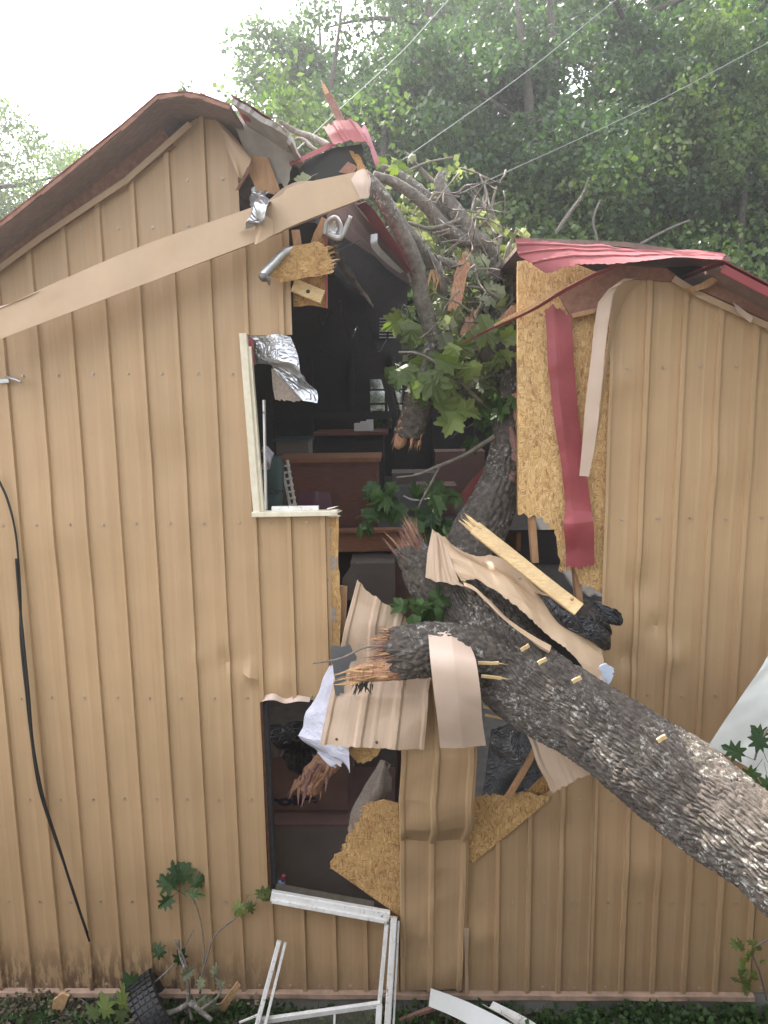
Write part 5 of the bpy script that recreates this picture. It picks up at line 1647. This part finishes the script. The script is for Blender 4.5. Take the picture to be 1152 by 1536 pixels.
MAPLE = [(.64, 0), (.50, 9), (.52, 17), (.36, 27), (.44, 38), (.56, 46), (.58, 54), (.44, 63), (.46, 75), (.32, 88), (.40, 103), (.44, 118), (.34, 132), (.33, 150), (.36, 176)]
OAK = [(.62, 0), (.50, 13), (.36, 15), (.46, 34), (.50, 40), (.24, 48), (.40, 74), (.42, 84), (.20, 96), (.34, 128), (.36, 140), (.18, 160), (.34, 178)]
LEAVES = {k: [lobed_leaf('leaf', M[k], MAPLE, f, d) for f, d in ((.2, .35), (-.15, .6), (.45, .2), (.1, 1.0))] for k in ('leaf', 'leafw', 'leafd')}
OAKS = {k: [lobed_leaf('leaf', M[k], OAK, f, d) for f, d in ((.12, .25), (-.1, .5), (.3, .1))] for k in ('leaf', 'leafw', 'leafd')}


def put_leaf(parent, me, p, size, facing, roll):
    """leaf lying across direction 'facing' (its normal), rolled about it"""
    o = bpy.data.objects.new('leaf', me)
    COL.objects.link(o)
    n = Vector(facing).normalized()
    q_ = n.to_track_quat('Z', 'Y') @ Quaternion((0, 0, 1), roll)
    o.matrix_world = Matrix.Translation(p) @ q_.to_matrix().to_4x4() @ Matrix.Diagonal((size * rnd.uniform(.65, 1.1), size * rnd.uniform(.85, 1.15), size * rnd.uniform(.6, 2.4), 1))
    if parent is not None:
        o.parent = parent
        o.matrix_parent_inverse = Matrix.Translation(parent.location).inverted()
    return o


# (px, py, Y, spread px, count, leaf size px, kind)
clusters = [
    (612, 478, .45, 12, 3, 46, 'leaf'), (606, 552, .35, 12, 4, 46, 'leaf'), (648, 560, .38, 20, 7, 48, 'leaf'), (652, 592, .38, 10, 4, 46, 'leaf'), (682, 618, .4, 5, 2, 50, 'leaf'),
    (688, 525, .5, 24, 6, 40, 'leaf'), (722, 498, .5, 24, 8, 40, 'leaf'), (745, 515, .55, 18, 6, 38, 'leaf'), (668, 470, .6, 18, 8, 40, 'leafw'), (660, 505, .6, 16, 7, 38, 'leafw'),
    (672, 440, .75, 20, 9, 38, 'leafw'), (735, 405, .9, 26, 13, 34, 'leafw'), (700, 420, .9, 26, 12, 34, 'leafw'), (750, 450, .7, 18, 10, 36, 'leafw'), (720, 560, .7, 24, 8, 34, 'leafw'),
    (740, 600, .75, 20, 7, 34, 'leafd'), (715, 640, .8, 14, 4, 34, 'leafd'), (640, 765, .55, 24, 14, 36, 'leafd'), (660, 735, .6, 16, 7, 32, 'leafd'), (575, 735, .5, 10, 8, 36, 'leafd'),
    (568, 765, .5, 8, 5, 34, 'leafd'), (543, 778, .3, 7, 4, 30, 'leafd'), (632, 912, -.25, 14, 9, 40, 'leafd'), (615, 240, 1.3, 20, 4, 24, 'leafw'), (655, 300, 1.3, 24, 4, 24, 'leafw'),
    (640, 355, .95, 20, 7, 28, 'leafw'), (700, 330, 1.2, 22, 8, 28, 'leafw'), (600, 240, 1.2, 16, 5, 26, 'leaf'), (462, 268, -.1, 10, 4, 30, 'leafw'), (640, 425, .8, 8, 3, 30, 'leafw'),
]
ncount = 0
for (cx, cy, Y, spd, n, sz, kd) in clusters:
    for k in range(n if kd != 'leafw' else (n + 1) // 2):
        px, py = cx + rnd.gauss(0, spd * .7), cy + rnd.gauss(0, spd * .7)
        yy = Y + rnd.uniform(-.12, .12)
        s_ = sz * rnd.uniform(.7, 1.15) / scale_at(px, py, yy)
        me = rnd.choice(LEAVES[kd])
        put_leaf(T, me, P(px, py, yy), s_, (rnd.gauss(0, .7), -1, rnd.gauss(.4, .7)), math.pi + rnd.gauss(0, 1.2))
        ncount += 1


def leaf_cloud(name, centers, n_each, spread, size, mat, seed, quad=True, droop=.3):
    """many leaf-sized folded faces round given centres"""
    g = np.random.default_rng(seed)
    c = np.repeat(np.asarray(centers), n_each, 0)
    N = len(c)
    off = g.normal(0, 1, (N, 3))
    off /= np.linalg.norm(off, axis=1)[:, None] + 1e-9
    off *= (g.random((N, 1)) ** .45) * spread
    off[:, 2] *= .75
    p = c + off
    d = g.normal(0, 1, (N, 3)); d[:, 2] -= droop
    d /= np.linalg.norm(d, axis=1)[:, None]
    u = np.cross(d, g.normal(0, 1, (N, 3)))
    u /= np.linalg.norm(u, axis=1)[:, None] + 1e-9
    nrm = np.cross(d, u)
    s = size * g.uniform(.6, 1.3, (N, 1))
    a = p
    b = p + d * s * .45 + u * s * .38 + nrm * s * .10
    e = p + d * s
    f = p + d * s * .45 - u * s * .38 + nrm * s * .10
    V = np.stack([a, b, e, f], 1).reshape(-1, 3)
    F = np.arange(N * 4).reshape(-1, 4)
    return mesh(name, V, F)


cc = [tuple(P(a + rnd.gauss(0, s), b + rnd.gauss(0, s), Y + rnd.uniform(-.15, .2))) for a, b, Y, s, n in ((700, 410, 1.35, 26, 14), (742, 450, 1.3, 20, 16), (720, 520, 1.2, 28, 18), (690, 470, 1.25, 24, 9), (735, 590, 1.1, 20, 12), (660, 375, 1.35, 22, 6), (640, 300, 1.5, 30, 5), (755, 385, 1.4, 12, 7), (705, 460, 1.9, 40, 24), (720, 540, 1.9, 40, 18)) for _ in range(n)]
me = leaf_cloud('foliage', cc, 26, .12, .075, M['leafw'], 5)
o = obj('foliage', me, M['leafw'], T)
o['kind'] = 'stuff'
tw = MB()
for k in range(210):
    px, py = rnd.gauss(692, 42), rnd.gauss(400, 100)
    Y = rnd.uniform(.4, 1.5)
    an = rnd.uniform(0, 6.28); L = rnd.uniform(20, 80)
    pts = [(px + math.cos(an) * L * f + rnd.uniform(-2.5, 2.5) * (f > 0), py + math.sin(an) * L * f + rnd.uniform(-2.5, 2.5) * (f > 0), Y + rnd.uniform(-.08, .08), rnd.uniform(1.0, 2.2) * (1.1 - f)) for f in (0, .35, .7, 1)]
    if min(q[1] for q in pts) < 250 or max(q[0] for q in pts) > 772: continue
    if min(q[0] for q in pts) < 600 + max(0, py - 420) * .25: continue
    V, F, uv = tube_arrays(pxpath(pts), 5, 10, 0, seed=k, lump=0)
    tw.add(V, F)
tw.build('twigs', M['twig'], T, True)['kind'] = 'stuff'

# ------------------------------------------------------------------ loose sprigs, sapling
def sprig(px, py, Y, label, leaves_, stem, kd, meset, cat='leaf sprig'):
    t_ = empty('leaf_sprig', P(px, py, Y), label, cat)
    tube('stem', pxpath(stem), M['twig'], t_, 6, 20, lump=0)
    for (a_, b_, yy, sz, rl) in leaves_:
        put_leaf(t_, rnd.choice(meset[kd]), P(a_, b_, yy), sz / scale_at(a_, b_, yy), (rnd.gauss(0, .25), -1, rnd.gauss(.3, .2)), rl)
    return t_


sprig(270, 1330, -.08, 'dark green lobed leaf cluster standing against the wall above the tyre', [(276, 1330, -.09, 50, .15), (266, 1336, -.10, 44, .9), (262, 1330, -.085, 34, 1.5), (284, 1334, -.09, 38, -1.0), (270, 1324, -.11, 42, .5), (280, 1338, -.1, 30, -1.6), (262, 1342, -.1, 30, 2.2)], [(272, 1330, -.08, 1.2), (292, 1352, -.08, 1.2), (304, 1400, -.1, 1.2), (306, 1450, -.14, 1.4), (300, 1490, -.18, 1.8)], 'leafd', OAKS)
sprig(375, 1355, -.1, 'small green leaf cluster beside the window sill end', [(366, 1352, -.1, 34, 2.6), (380, 1342, -.1, 34, -1.5), (372, 1350, -.11, 30, 3.4), (388, 1344, -.11, 28, -2.2)], [(370, 1352, -.1, 1.2), (355, 1375, -.1, 1.2), (325, 1400, -.1, 1.4), (312, 1430, -.12, 1.5), (300, 1475, -.17, 1.8)], 'leaf', OAKS)
sprig(1130, 1140, -1.35, 'dark leaf cluster hanging over the white panel above the trunk', [(1120, 1135, -1.3, 44, 1.2), (1136, 1150, -1.32, 46, 2.4), (1146, 1130, -1.35, 44, .4), (1150, 1160, -1.34, 44, 3.0), (1128, 1160, -1.33, 36, 2.0), (1150, 1110, -1.3, 36, .8)], [(1152, 1092, -1.3, 2), (1140, 1112, -1.32, 1.8), (1132, 1140, -1.32, 1.4)], 'leafd', OAKS)
t = sprig(1125, 1440, -.35, 'thin drooping sapling at the right end of the wall base', [(1124 + rnd.uniform(-16, 18), 1438 + rnd.uniform(-22, 40), -.35 + rnd.uniform(-.05, .05), rnd.uniform(12, 20), rnd.uniform(0, 6)) for _ in range(26)], [(1160, 1405, -.35, 1.6), (1130, 1425, -.35, 1.4), (1140, 1460, -.33, 1.4), (1150, 1500, -.3, 1.6)], 'leaf', OAKS, 'sapling')
t.name = 'sapling'
t = sprig(185, 1515, -.3, 'bright green lobed leaves in the litter in front of the tyre', [(165, 1530, -.32, 44, .6), (188, 1520, -.3, 46, .1), (205, 1530, -.33, 38, -.8), (150, 1530, -.31, 36, 1.0), (176, 1540, -.34, 40, -.3)], [(185, 1536, -.3, 1.5), (210, 1530, -.3, 1.6), (260, 1515, -.28, 1.8)], 'leaf', OAKS)
t = sprig(195, 1490, -.2, 'dull green leaves left of the tyre at the wall base', [(195, 1500, -.22, 40, .3), (208, 1482, -.2, 34, .9), (186, 1506, -.23, 34, 1.6), (246, 1438, -.12, 28, .7), (266, 1450, -.14, 34, -.4)], [(200, 1510, -.2, 1.4), (225, 1480, -.16, 1.4), (262, 1445, -.12, 1.3), (290, 1395, -.1, 1.0)], 'leafd', OAKS)
t = sprig(290, 1480, -.22, 'wilted pale leaves and stems tangled right of the tyre', [(276 + rnd.uniform(-8, 60), 1496 + rnd.uniform(-32, 30), -.25 + rnd.uniform(-.06, .05), rnd.uniform(20, 30), rnd.uniform(0, 6)) for _ in range(10)], [(262, 1410, -.15, 1.4), (280, 1450, -.18, 1.8), (282, 1500, -.24, 2.2), (288, 1530, -.28, 2.5)], 'leafw', OAKS)
t = empty('fallen_branch', P(260, 1525, -.3), 'pale lichen-covered branch lying in front of the tyre', 'branch')
tube('stem', pxpath([(195, 1530, -.3, 2.5), (235, 1527, -.3, 3.2), (272, 1512, -.28, 4), (285, 1505, -.27, 4.5), (300, 1516, -.3, 4), (318, 1530, -.33, 3.4)]), M['bark2'], t, 12, 40, lump=.2)
tube('side_twig', pxpath([(283, 1506, -.27, 3.5), (281, 1470, -.22, 2.4), (270, 1432, -.16, 1.8), (268, 1410, -.13, 1.4)]), M['bark2'], t, 10, 30, lump=.2)
tube('side_twig', pxpath([(300, 1516, -.3, 2.5), (330, 1490, -.24, 1.8), (322, 1462, -.2, 1.2)]), M['twig'], t, 8, 24, lump=.2)

bins = [(-3.05, -2.6, 'left of the orange wood scrap at the wall base'), (-2.55, -2.0, 'between the orange wood scrap and the tyre'), (-1.75, -1.3, 'between the tyre and the loose frame strip'), (-1.0, -.3, 'under the fallen sash'), (.0, .75, 'beside the grey metal scrap'), (.9, 1.6, 'right of the white gutter piece'), (1.7, 2.4, 'under the right end of the base trim')]
look = {'leaf': 'fresh green', 'leafd': 'dark green', 'leafw': 'pale wilted'}
order = ('leftmost', 'second', 'third')
for b0, b1, where in bins:
    for kd, nm in look.items():
        xs_ = sorted(rnd.uniform(b0, b1) for _ in range(2))
        for q, x_ in enumerate(xs_):
            y_ = rnd.uniform(-.45, -.06)
            o = put_leaf(None, rnd.choice(OAKS[kd]), Vector((x_, y_, float(ground_h(np.array([x_]), np.array([y_]))[0]) + rnd.uniform(.02, .09))), rnd.uniform(.09, .17), (rnd.gauss(0, .5), -.5, 1), rnd.uniform(0, 6.28))
            o.name = 'torn_leaf'
            tag(o, '%s %s leaf lying %s' % (('left', 'right')[q], nm, where), 'leaf', 'torn leaves lying in the litter')
# ground litter, grass and low plants in the strip along the wall
g = np.random.default_rng(12)
N = 9000
x = g.uniform(-3.6, 3.4, N); y = -g.random(N) ** 1.3 * .75 - .05
z = ground_h(x, y) + g.uniform(0, .05, N)
nh = 5200
hx = np.concatenate([g.normal(-2.35, .33, nh // 2), g.uniform(-3.2, -1.1, nh // 2)])
hy = -.04 - np.abs(g.normal(0, .16, len(hx)))
hz_ = ground_h(hx, hy) + g.random(len(hx)) ** 1.6 * (.26 * np.exp(hy / .22)) * (.35 + vnoise(np.stack([hx * 2.2, hx * 0, hx * 0], -1), 8))
x, y, z = np.concatenate([x, hx]), np.concatenate([y, hy]), np.concatenate([z, hz_])
me = leaf_cloud('leaf_litter', np.stack([x, y, z], -1), 1, .02, .045, M['litter'], 3, droop=0)
o = obj('leaf_litter', me, M['litter']); tag(o, 'dead leaves and chips littering the ground along the wall', 'litter', kind='stuff')
N = 9000
x = g.uniform(-1.7, 3.4, N)
y = -g.random(N) * .5 - .03
keep = vnoise(np.stack([x * 3, y * 3, x * 0], -1), 5) > .38
x, y = x[keep], y[keep]; N = len(x)
z = ground_h(x, y)
h = g.uniform(.03, .12, N); a = g.uniform(0, 6.28, N); lean = g.uniform(.2, .9, N)
bx, by = np.cos(a), np.sin(a)
V = np.stack([np.stack([x - by * .004, y + bx * .004, z], -1), np.stack([x + by * .004, y - bx * .004, z], -1), np.stack([x + bx * h * lean, y + by * h * lean, z + h], -1)], 1).reshape(-1, 3)
o = obj('grass', mesh('grass', V, np.arange(N * 3).reshape(-1, 3)), M['grass']); tag(o, 'short grass along the wall base', 'grass', kind='stuff')
N = 420
x = np.concatenate([g.normal(X(1000, 1510), .55, N), g.uniform(-.6, 2.6, N // 2), g.normal(-1.35, .25, N // 3), g.uniform(-3.1, -.6, N // 2)])
y = g.uniform(-.35, -.06, len(x))
ctr = np.stack([x, y, ground_h(x, y) + g.uniform(.03, .16, len(x))], -1)
o = obj('ground_cover', leaf_cloud('ground_cover', ctr, 6, .05, .05, M['leafd'], 9, droop=-.2), M['leafd']); tag(o, 'dark leafy weeds along the foot of the wall', 'weeds', kind='stuff')
mb = MB()
for k in range(60):
    a = Vector((g.uniform(-3.4, -1.0), g.uniform(-.5, -.06), -.14 + g.uniform(0, .06)))
    an = g.uniform(0, 3.14)
    mb.beam(a, a + Vector((math.cos(an) * .2, math.sin(an) * .12, g.uniform(-.02, .08))), .006, .006, up=(0, .1, 1), cuts=1)
o = mb.build('twig_litter', M['twig']); tag(o, 'small broken twigs scattered on the ground', 'twigs', kind='stuff')

# ------------------------------------------------------------------ wires
for k, (a, b, c, d) in enumerate(((590, 250, 930, -5), (690, 290, 1160, 60), (505, 168, 680, -8))):
    p, q = P(a, b, 4.0), P(c, d, 7.5)
    e = (q - p)
    pts = [tuple(p + e * f + Vector((0, 0, -.06 * math.sin(f * math.pi)))) + (.0045,) for f in (-.6, 0, .5, 1, 1.8)]
    o = tube('overhead_wire', pts, M['wire'], None, 6, 30, lump=0)
    tag(o, ('middle overhead wire, running from the fallen crown to the treetops', 'lowest overhead wire, crossing the trees to the right', 'highest overhead wire, passing above the curled red roof piece')[k], 'wire', 'wires crossing in front of the trees')

# ------------------------------------------------------------------ forest behind
def tree_meshes(seed, H, R0, leafsize, n_clumps, n_leaf, mat):
    g = random.Random(seed)
    tb = []
    cl = []
    V, F, uv = tube_arrays([(0, 0, -.5, .28), (.1, .05, H * .3, .22), (g.uniform(-.4, .4), g.uniform(-.4, .4), H * .65, .14), (g.uniform(-.6, .6), g.uniform(-.6, .6), H * .95, .03)], 12, 24, .0, seed=seed, lump=.1)
    mb = MB(); mb.add(V, F)
    for k in range(22):
        z = H * g.uniform(.16, .9)
        an = g.uniform(0, 6.28)
        f = z / H
        L = R0 * (1.15 - .75 * abs(f - .45) * 1.6) * g.uniform(.6, 1.05)
        tip = Vector((math.cos(an) * L, math.sin(an) * L, z + L * g.uniform(.1, .5)))
        mid = Vector((math.cos(an) * L * .5, math.sin(an) * L * .5, z + L * .12))
        V, F, uv = tube_arrays([(0, 0, z, .07), tuple(mid) + (.05,), tuple(tip) + (.012,)], 6, 10, 0, seed=k, lump=0)
        mb.add(V, F)
        for q in range(n_clumps // 22):
            t_ = g.uniform(.35, 1.05)
            b_ = mid.lerp(tip, t_) if g.random() < .7 else Vector((0, 0, z)).lerp(mid, g.uniform(.4, 1))
            cl.append(tuple(b_ + Vector((g.gauss(0, .55), g.gauss(0, .55), g.gauss(0, .45)))))
    tm = mesh('trunk', mb.V, mb.F, True); tm.materials.append(M['barkd'])
    cm = leaf_cloud('crown', cl, n_leaf, .55, leafsize, mat, seed)
    cm.materials.append(mat)
    return tm, cm


VAR = [tree_meshes(1, 17, 4.2, .135, 264, 150, M['forest']), tree_meshes(2, 15, 3.6, .13, 264, 140, M['forest']), tree_meshes(3, 13, 3.8, .12, 264, 130, M['forest2']), tree_meshes(4, 8, 2.6, .10, 198, 120, M['forest2'])]


HT = (17, 15, 13, 8)


def tree(px, top, Y, var, rz, label, name='forest_tree', group='trees behind the building', wide=1.0):
    p = P(px, top, Y)
    z = float(ground_h(np.array([p.x]), np.array([Y]))[0])
    sc = (p.z - z) / (HT[var] * 1.02)
    e = empty(name, (p.x, Y, z), label, 'tree', group)
    e.scale = (sc * wide, sc * wide, sc)
    e.rotation_euler = (0, 0, rz)
    for nm, me in zip(('trunk', 'crown'), VAR[var]):
        o = bpy.data.objects.new(nm, me); COL.objects.link(o); o.parent = e
    return e


FOREST = [
    (490, -60, 11.5, 0, .3, 'tall tree whose crown edge stands against the white sky right of the roof peak'),
    (425, 60, 13.0, 0, 3.4, 'leafy tree standing at the very edge of the wood against the white sky'),
    (480, -40, 16.0, 0, 5.4, 'farther leafy tree behind the edge of the wood above the roof peak'),
    (455, 30, 14.5, 1, 2.9, 'tree filling the left edge of the wood behind the snapped stick'),
    (540, 120, 10.5, 3, 1.3, 'low bushy tree just beyond the broken roof chunk'),
    (450, 175, 12.0, 3, 4.4, 'low bushy tree beyond the torn gable end'),
    (640, -200, 12.5, 0, 1.9, 'tall dark tree rising straight above the gap in the roof'),
    (790, -160, 11.5, 1, 4.2, 'dark-trunked tree rising above the left end of the red roof corner'),
    (828, -260, 13.5, 0, 2.6, 'dark-trunked tree just right of the trunk over the red roof corner'),
    (985, -220, 12.5, 0, 5.1, 'tall tree with a thick dark trunk high over the right gable'),
    (1090, 20, 11.0, 2, 3.3, 'yellow-green tree over the right roof slope'),
    (1190, -240, 13.0, 1, .9, 'tall dark tree at the right border of the forest'),
    (570, -150, 17, 1, 2.2, 'farther tree between the two tall crowns above the gap'),
    (730, -260, 18, 0, .8, 'farther tree filling in behind the lowest wire'),
    (900, -230, 17, 1, 3.9, 'farther tree behind the right gable peak'),
    (1050, -200, 18, 0, 1.4, 'farther tall tree behind the yellow-green one'),
    (960, 190, 9.8, 3, 2.0, 'low light green tree just beyond the right gable peak'),
    (700, 220, 10.0, 3, .6, 'low light green tree just beyond the fallen branches'),
    (1150, 210, 9.5, 3, 5.5, 'low light green tree beyond the right end of the roof'),
    (-20, 165, 17.0, 2, 1.1, 'sunlit yellow-green tree at the left border beside the roof slope'),
    (62, 205, 23.0, 1, 4.6, 'bluish tree in the notch between the left border tree and the roof', .45),
    (128, 192, 25.0, 3, 3.0, 'small crown peeking over the left roof slope', .5),
    (-130, 120, 20.0, 0, 2.5, 'dark tree at the far left beyond the sunlit one'),
    (1320, -200, 15, 0, 2.9, 'dark tree beyond the right border tree'),
]
for f in FOREST:
    tree(*f[:6], wide=f[6] if len(f) > 6 else 1.0)
# unseen trees added along the bank to darken the lower wall and rib sides
for k, (x_, y_, v_, h_) in enumerate(((5.2, -7.5, 1, 9), (-2, -11.5, 0, 7), (2.5, -9.5, 2, 8), (7, -8, 0, 10), (7.6, -5, 1, 10), (9.0, -1.5, 0, 10), (-13, -9.5, 2, 5))):
    z = float(ground_h(np.array([x_]), np.array([y_]))[0])
    e = empty('forest_tree', (x_, y_, z), ('dense unseen tree added on the bank behind the root end of the trunk', 'tall unseen tree added on the bank straight opposite the window column', 'yellow-green unseen tree added on the bank facing the fallen trunk', 'broad unseen tree added on the bank facing the right gable', 'tall unseen tree added near the root end of the trunk on the bank', 'tall unseen tree added closest to the right end of the building front', 'small yellow-green unseen tree added at the far left of the bank')[k], 'tree', 'unseen trees added on the bank to block sky light')
    sc = h_ / HT[v_]
    e.scale = (sc * 1.2, sc * 1.2, sc)
    for nm, me in zip(('trunk', 'crown'), VAR[v_]):
        o = bpy.data.objects.new(nm, me); COL.objects.link(o); o.parent = e
# forest floor far off, read as one mass
cf = np.stack([g.uniform(-18, 26, 260), g.uniform(19, 30, 260), g.uniform(1.0, 7.0, 260)], -1)
cf = cf[cf[:, 0] > -6]
o = obj('undergrowth', leaf_cloud('undergrowth', cf, 60, 1.0, .2, M['forest'], 44), M['forest']); tag(o, 'dense green undergrowth deep in the forest', 'undergrowth', kind='stuff')
for k, bp in enumerate(([(832, 352, 8, 3), (850, 325, 8, 3), (872, 295, 8, 2.4), (884, 266, 8, 1.6)], [(896, 362, 8, 2), (890, 330, 8, 2), (900, 300, 8, 1.4)], [(960, 366, 8.2, 2.4), (1000, 345, 8.2, 2), (1035, 330, 8.2, 1.4)])):
    o = tube('bare_branch', pxpath(bp), M['bark2'], None, 8, 24, lump=.1)
    tag(o, ('long pale bare branch slanting up beyond the red roof corner', 'short upright bare twig beyond the red roof corner', 'bare branch lying toward the right gable peak beyond the roof')[k], 'branch', 'bare branches beyond the roof')

# ------------------------------------------------------------------ haze added to lift the trees, standing in for lens glare
hz, nt, bs = nodemat('added_haze')
nt.nodes.remove(bs)
pv = nt.nodes.new('ShaderNodeVolumePrincipled')
pv.inputs['Color'].default_value = (.93, .96, 1.0, 1)
pv.inputs['Density'].default_value = .0028
pv.inputs['Anisotropy'].default_value = .68
nt.links.new(pv.outputs[0], nt.nodes['Material Output'].inputs['Volume'])
o = MB().box((-205, -155, -3.0), (205, 225, 32)).build('haze', hz)
tag(o, 'thin added haze standing in for lens glare', 'haze', kind='stuff')
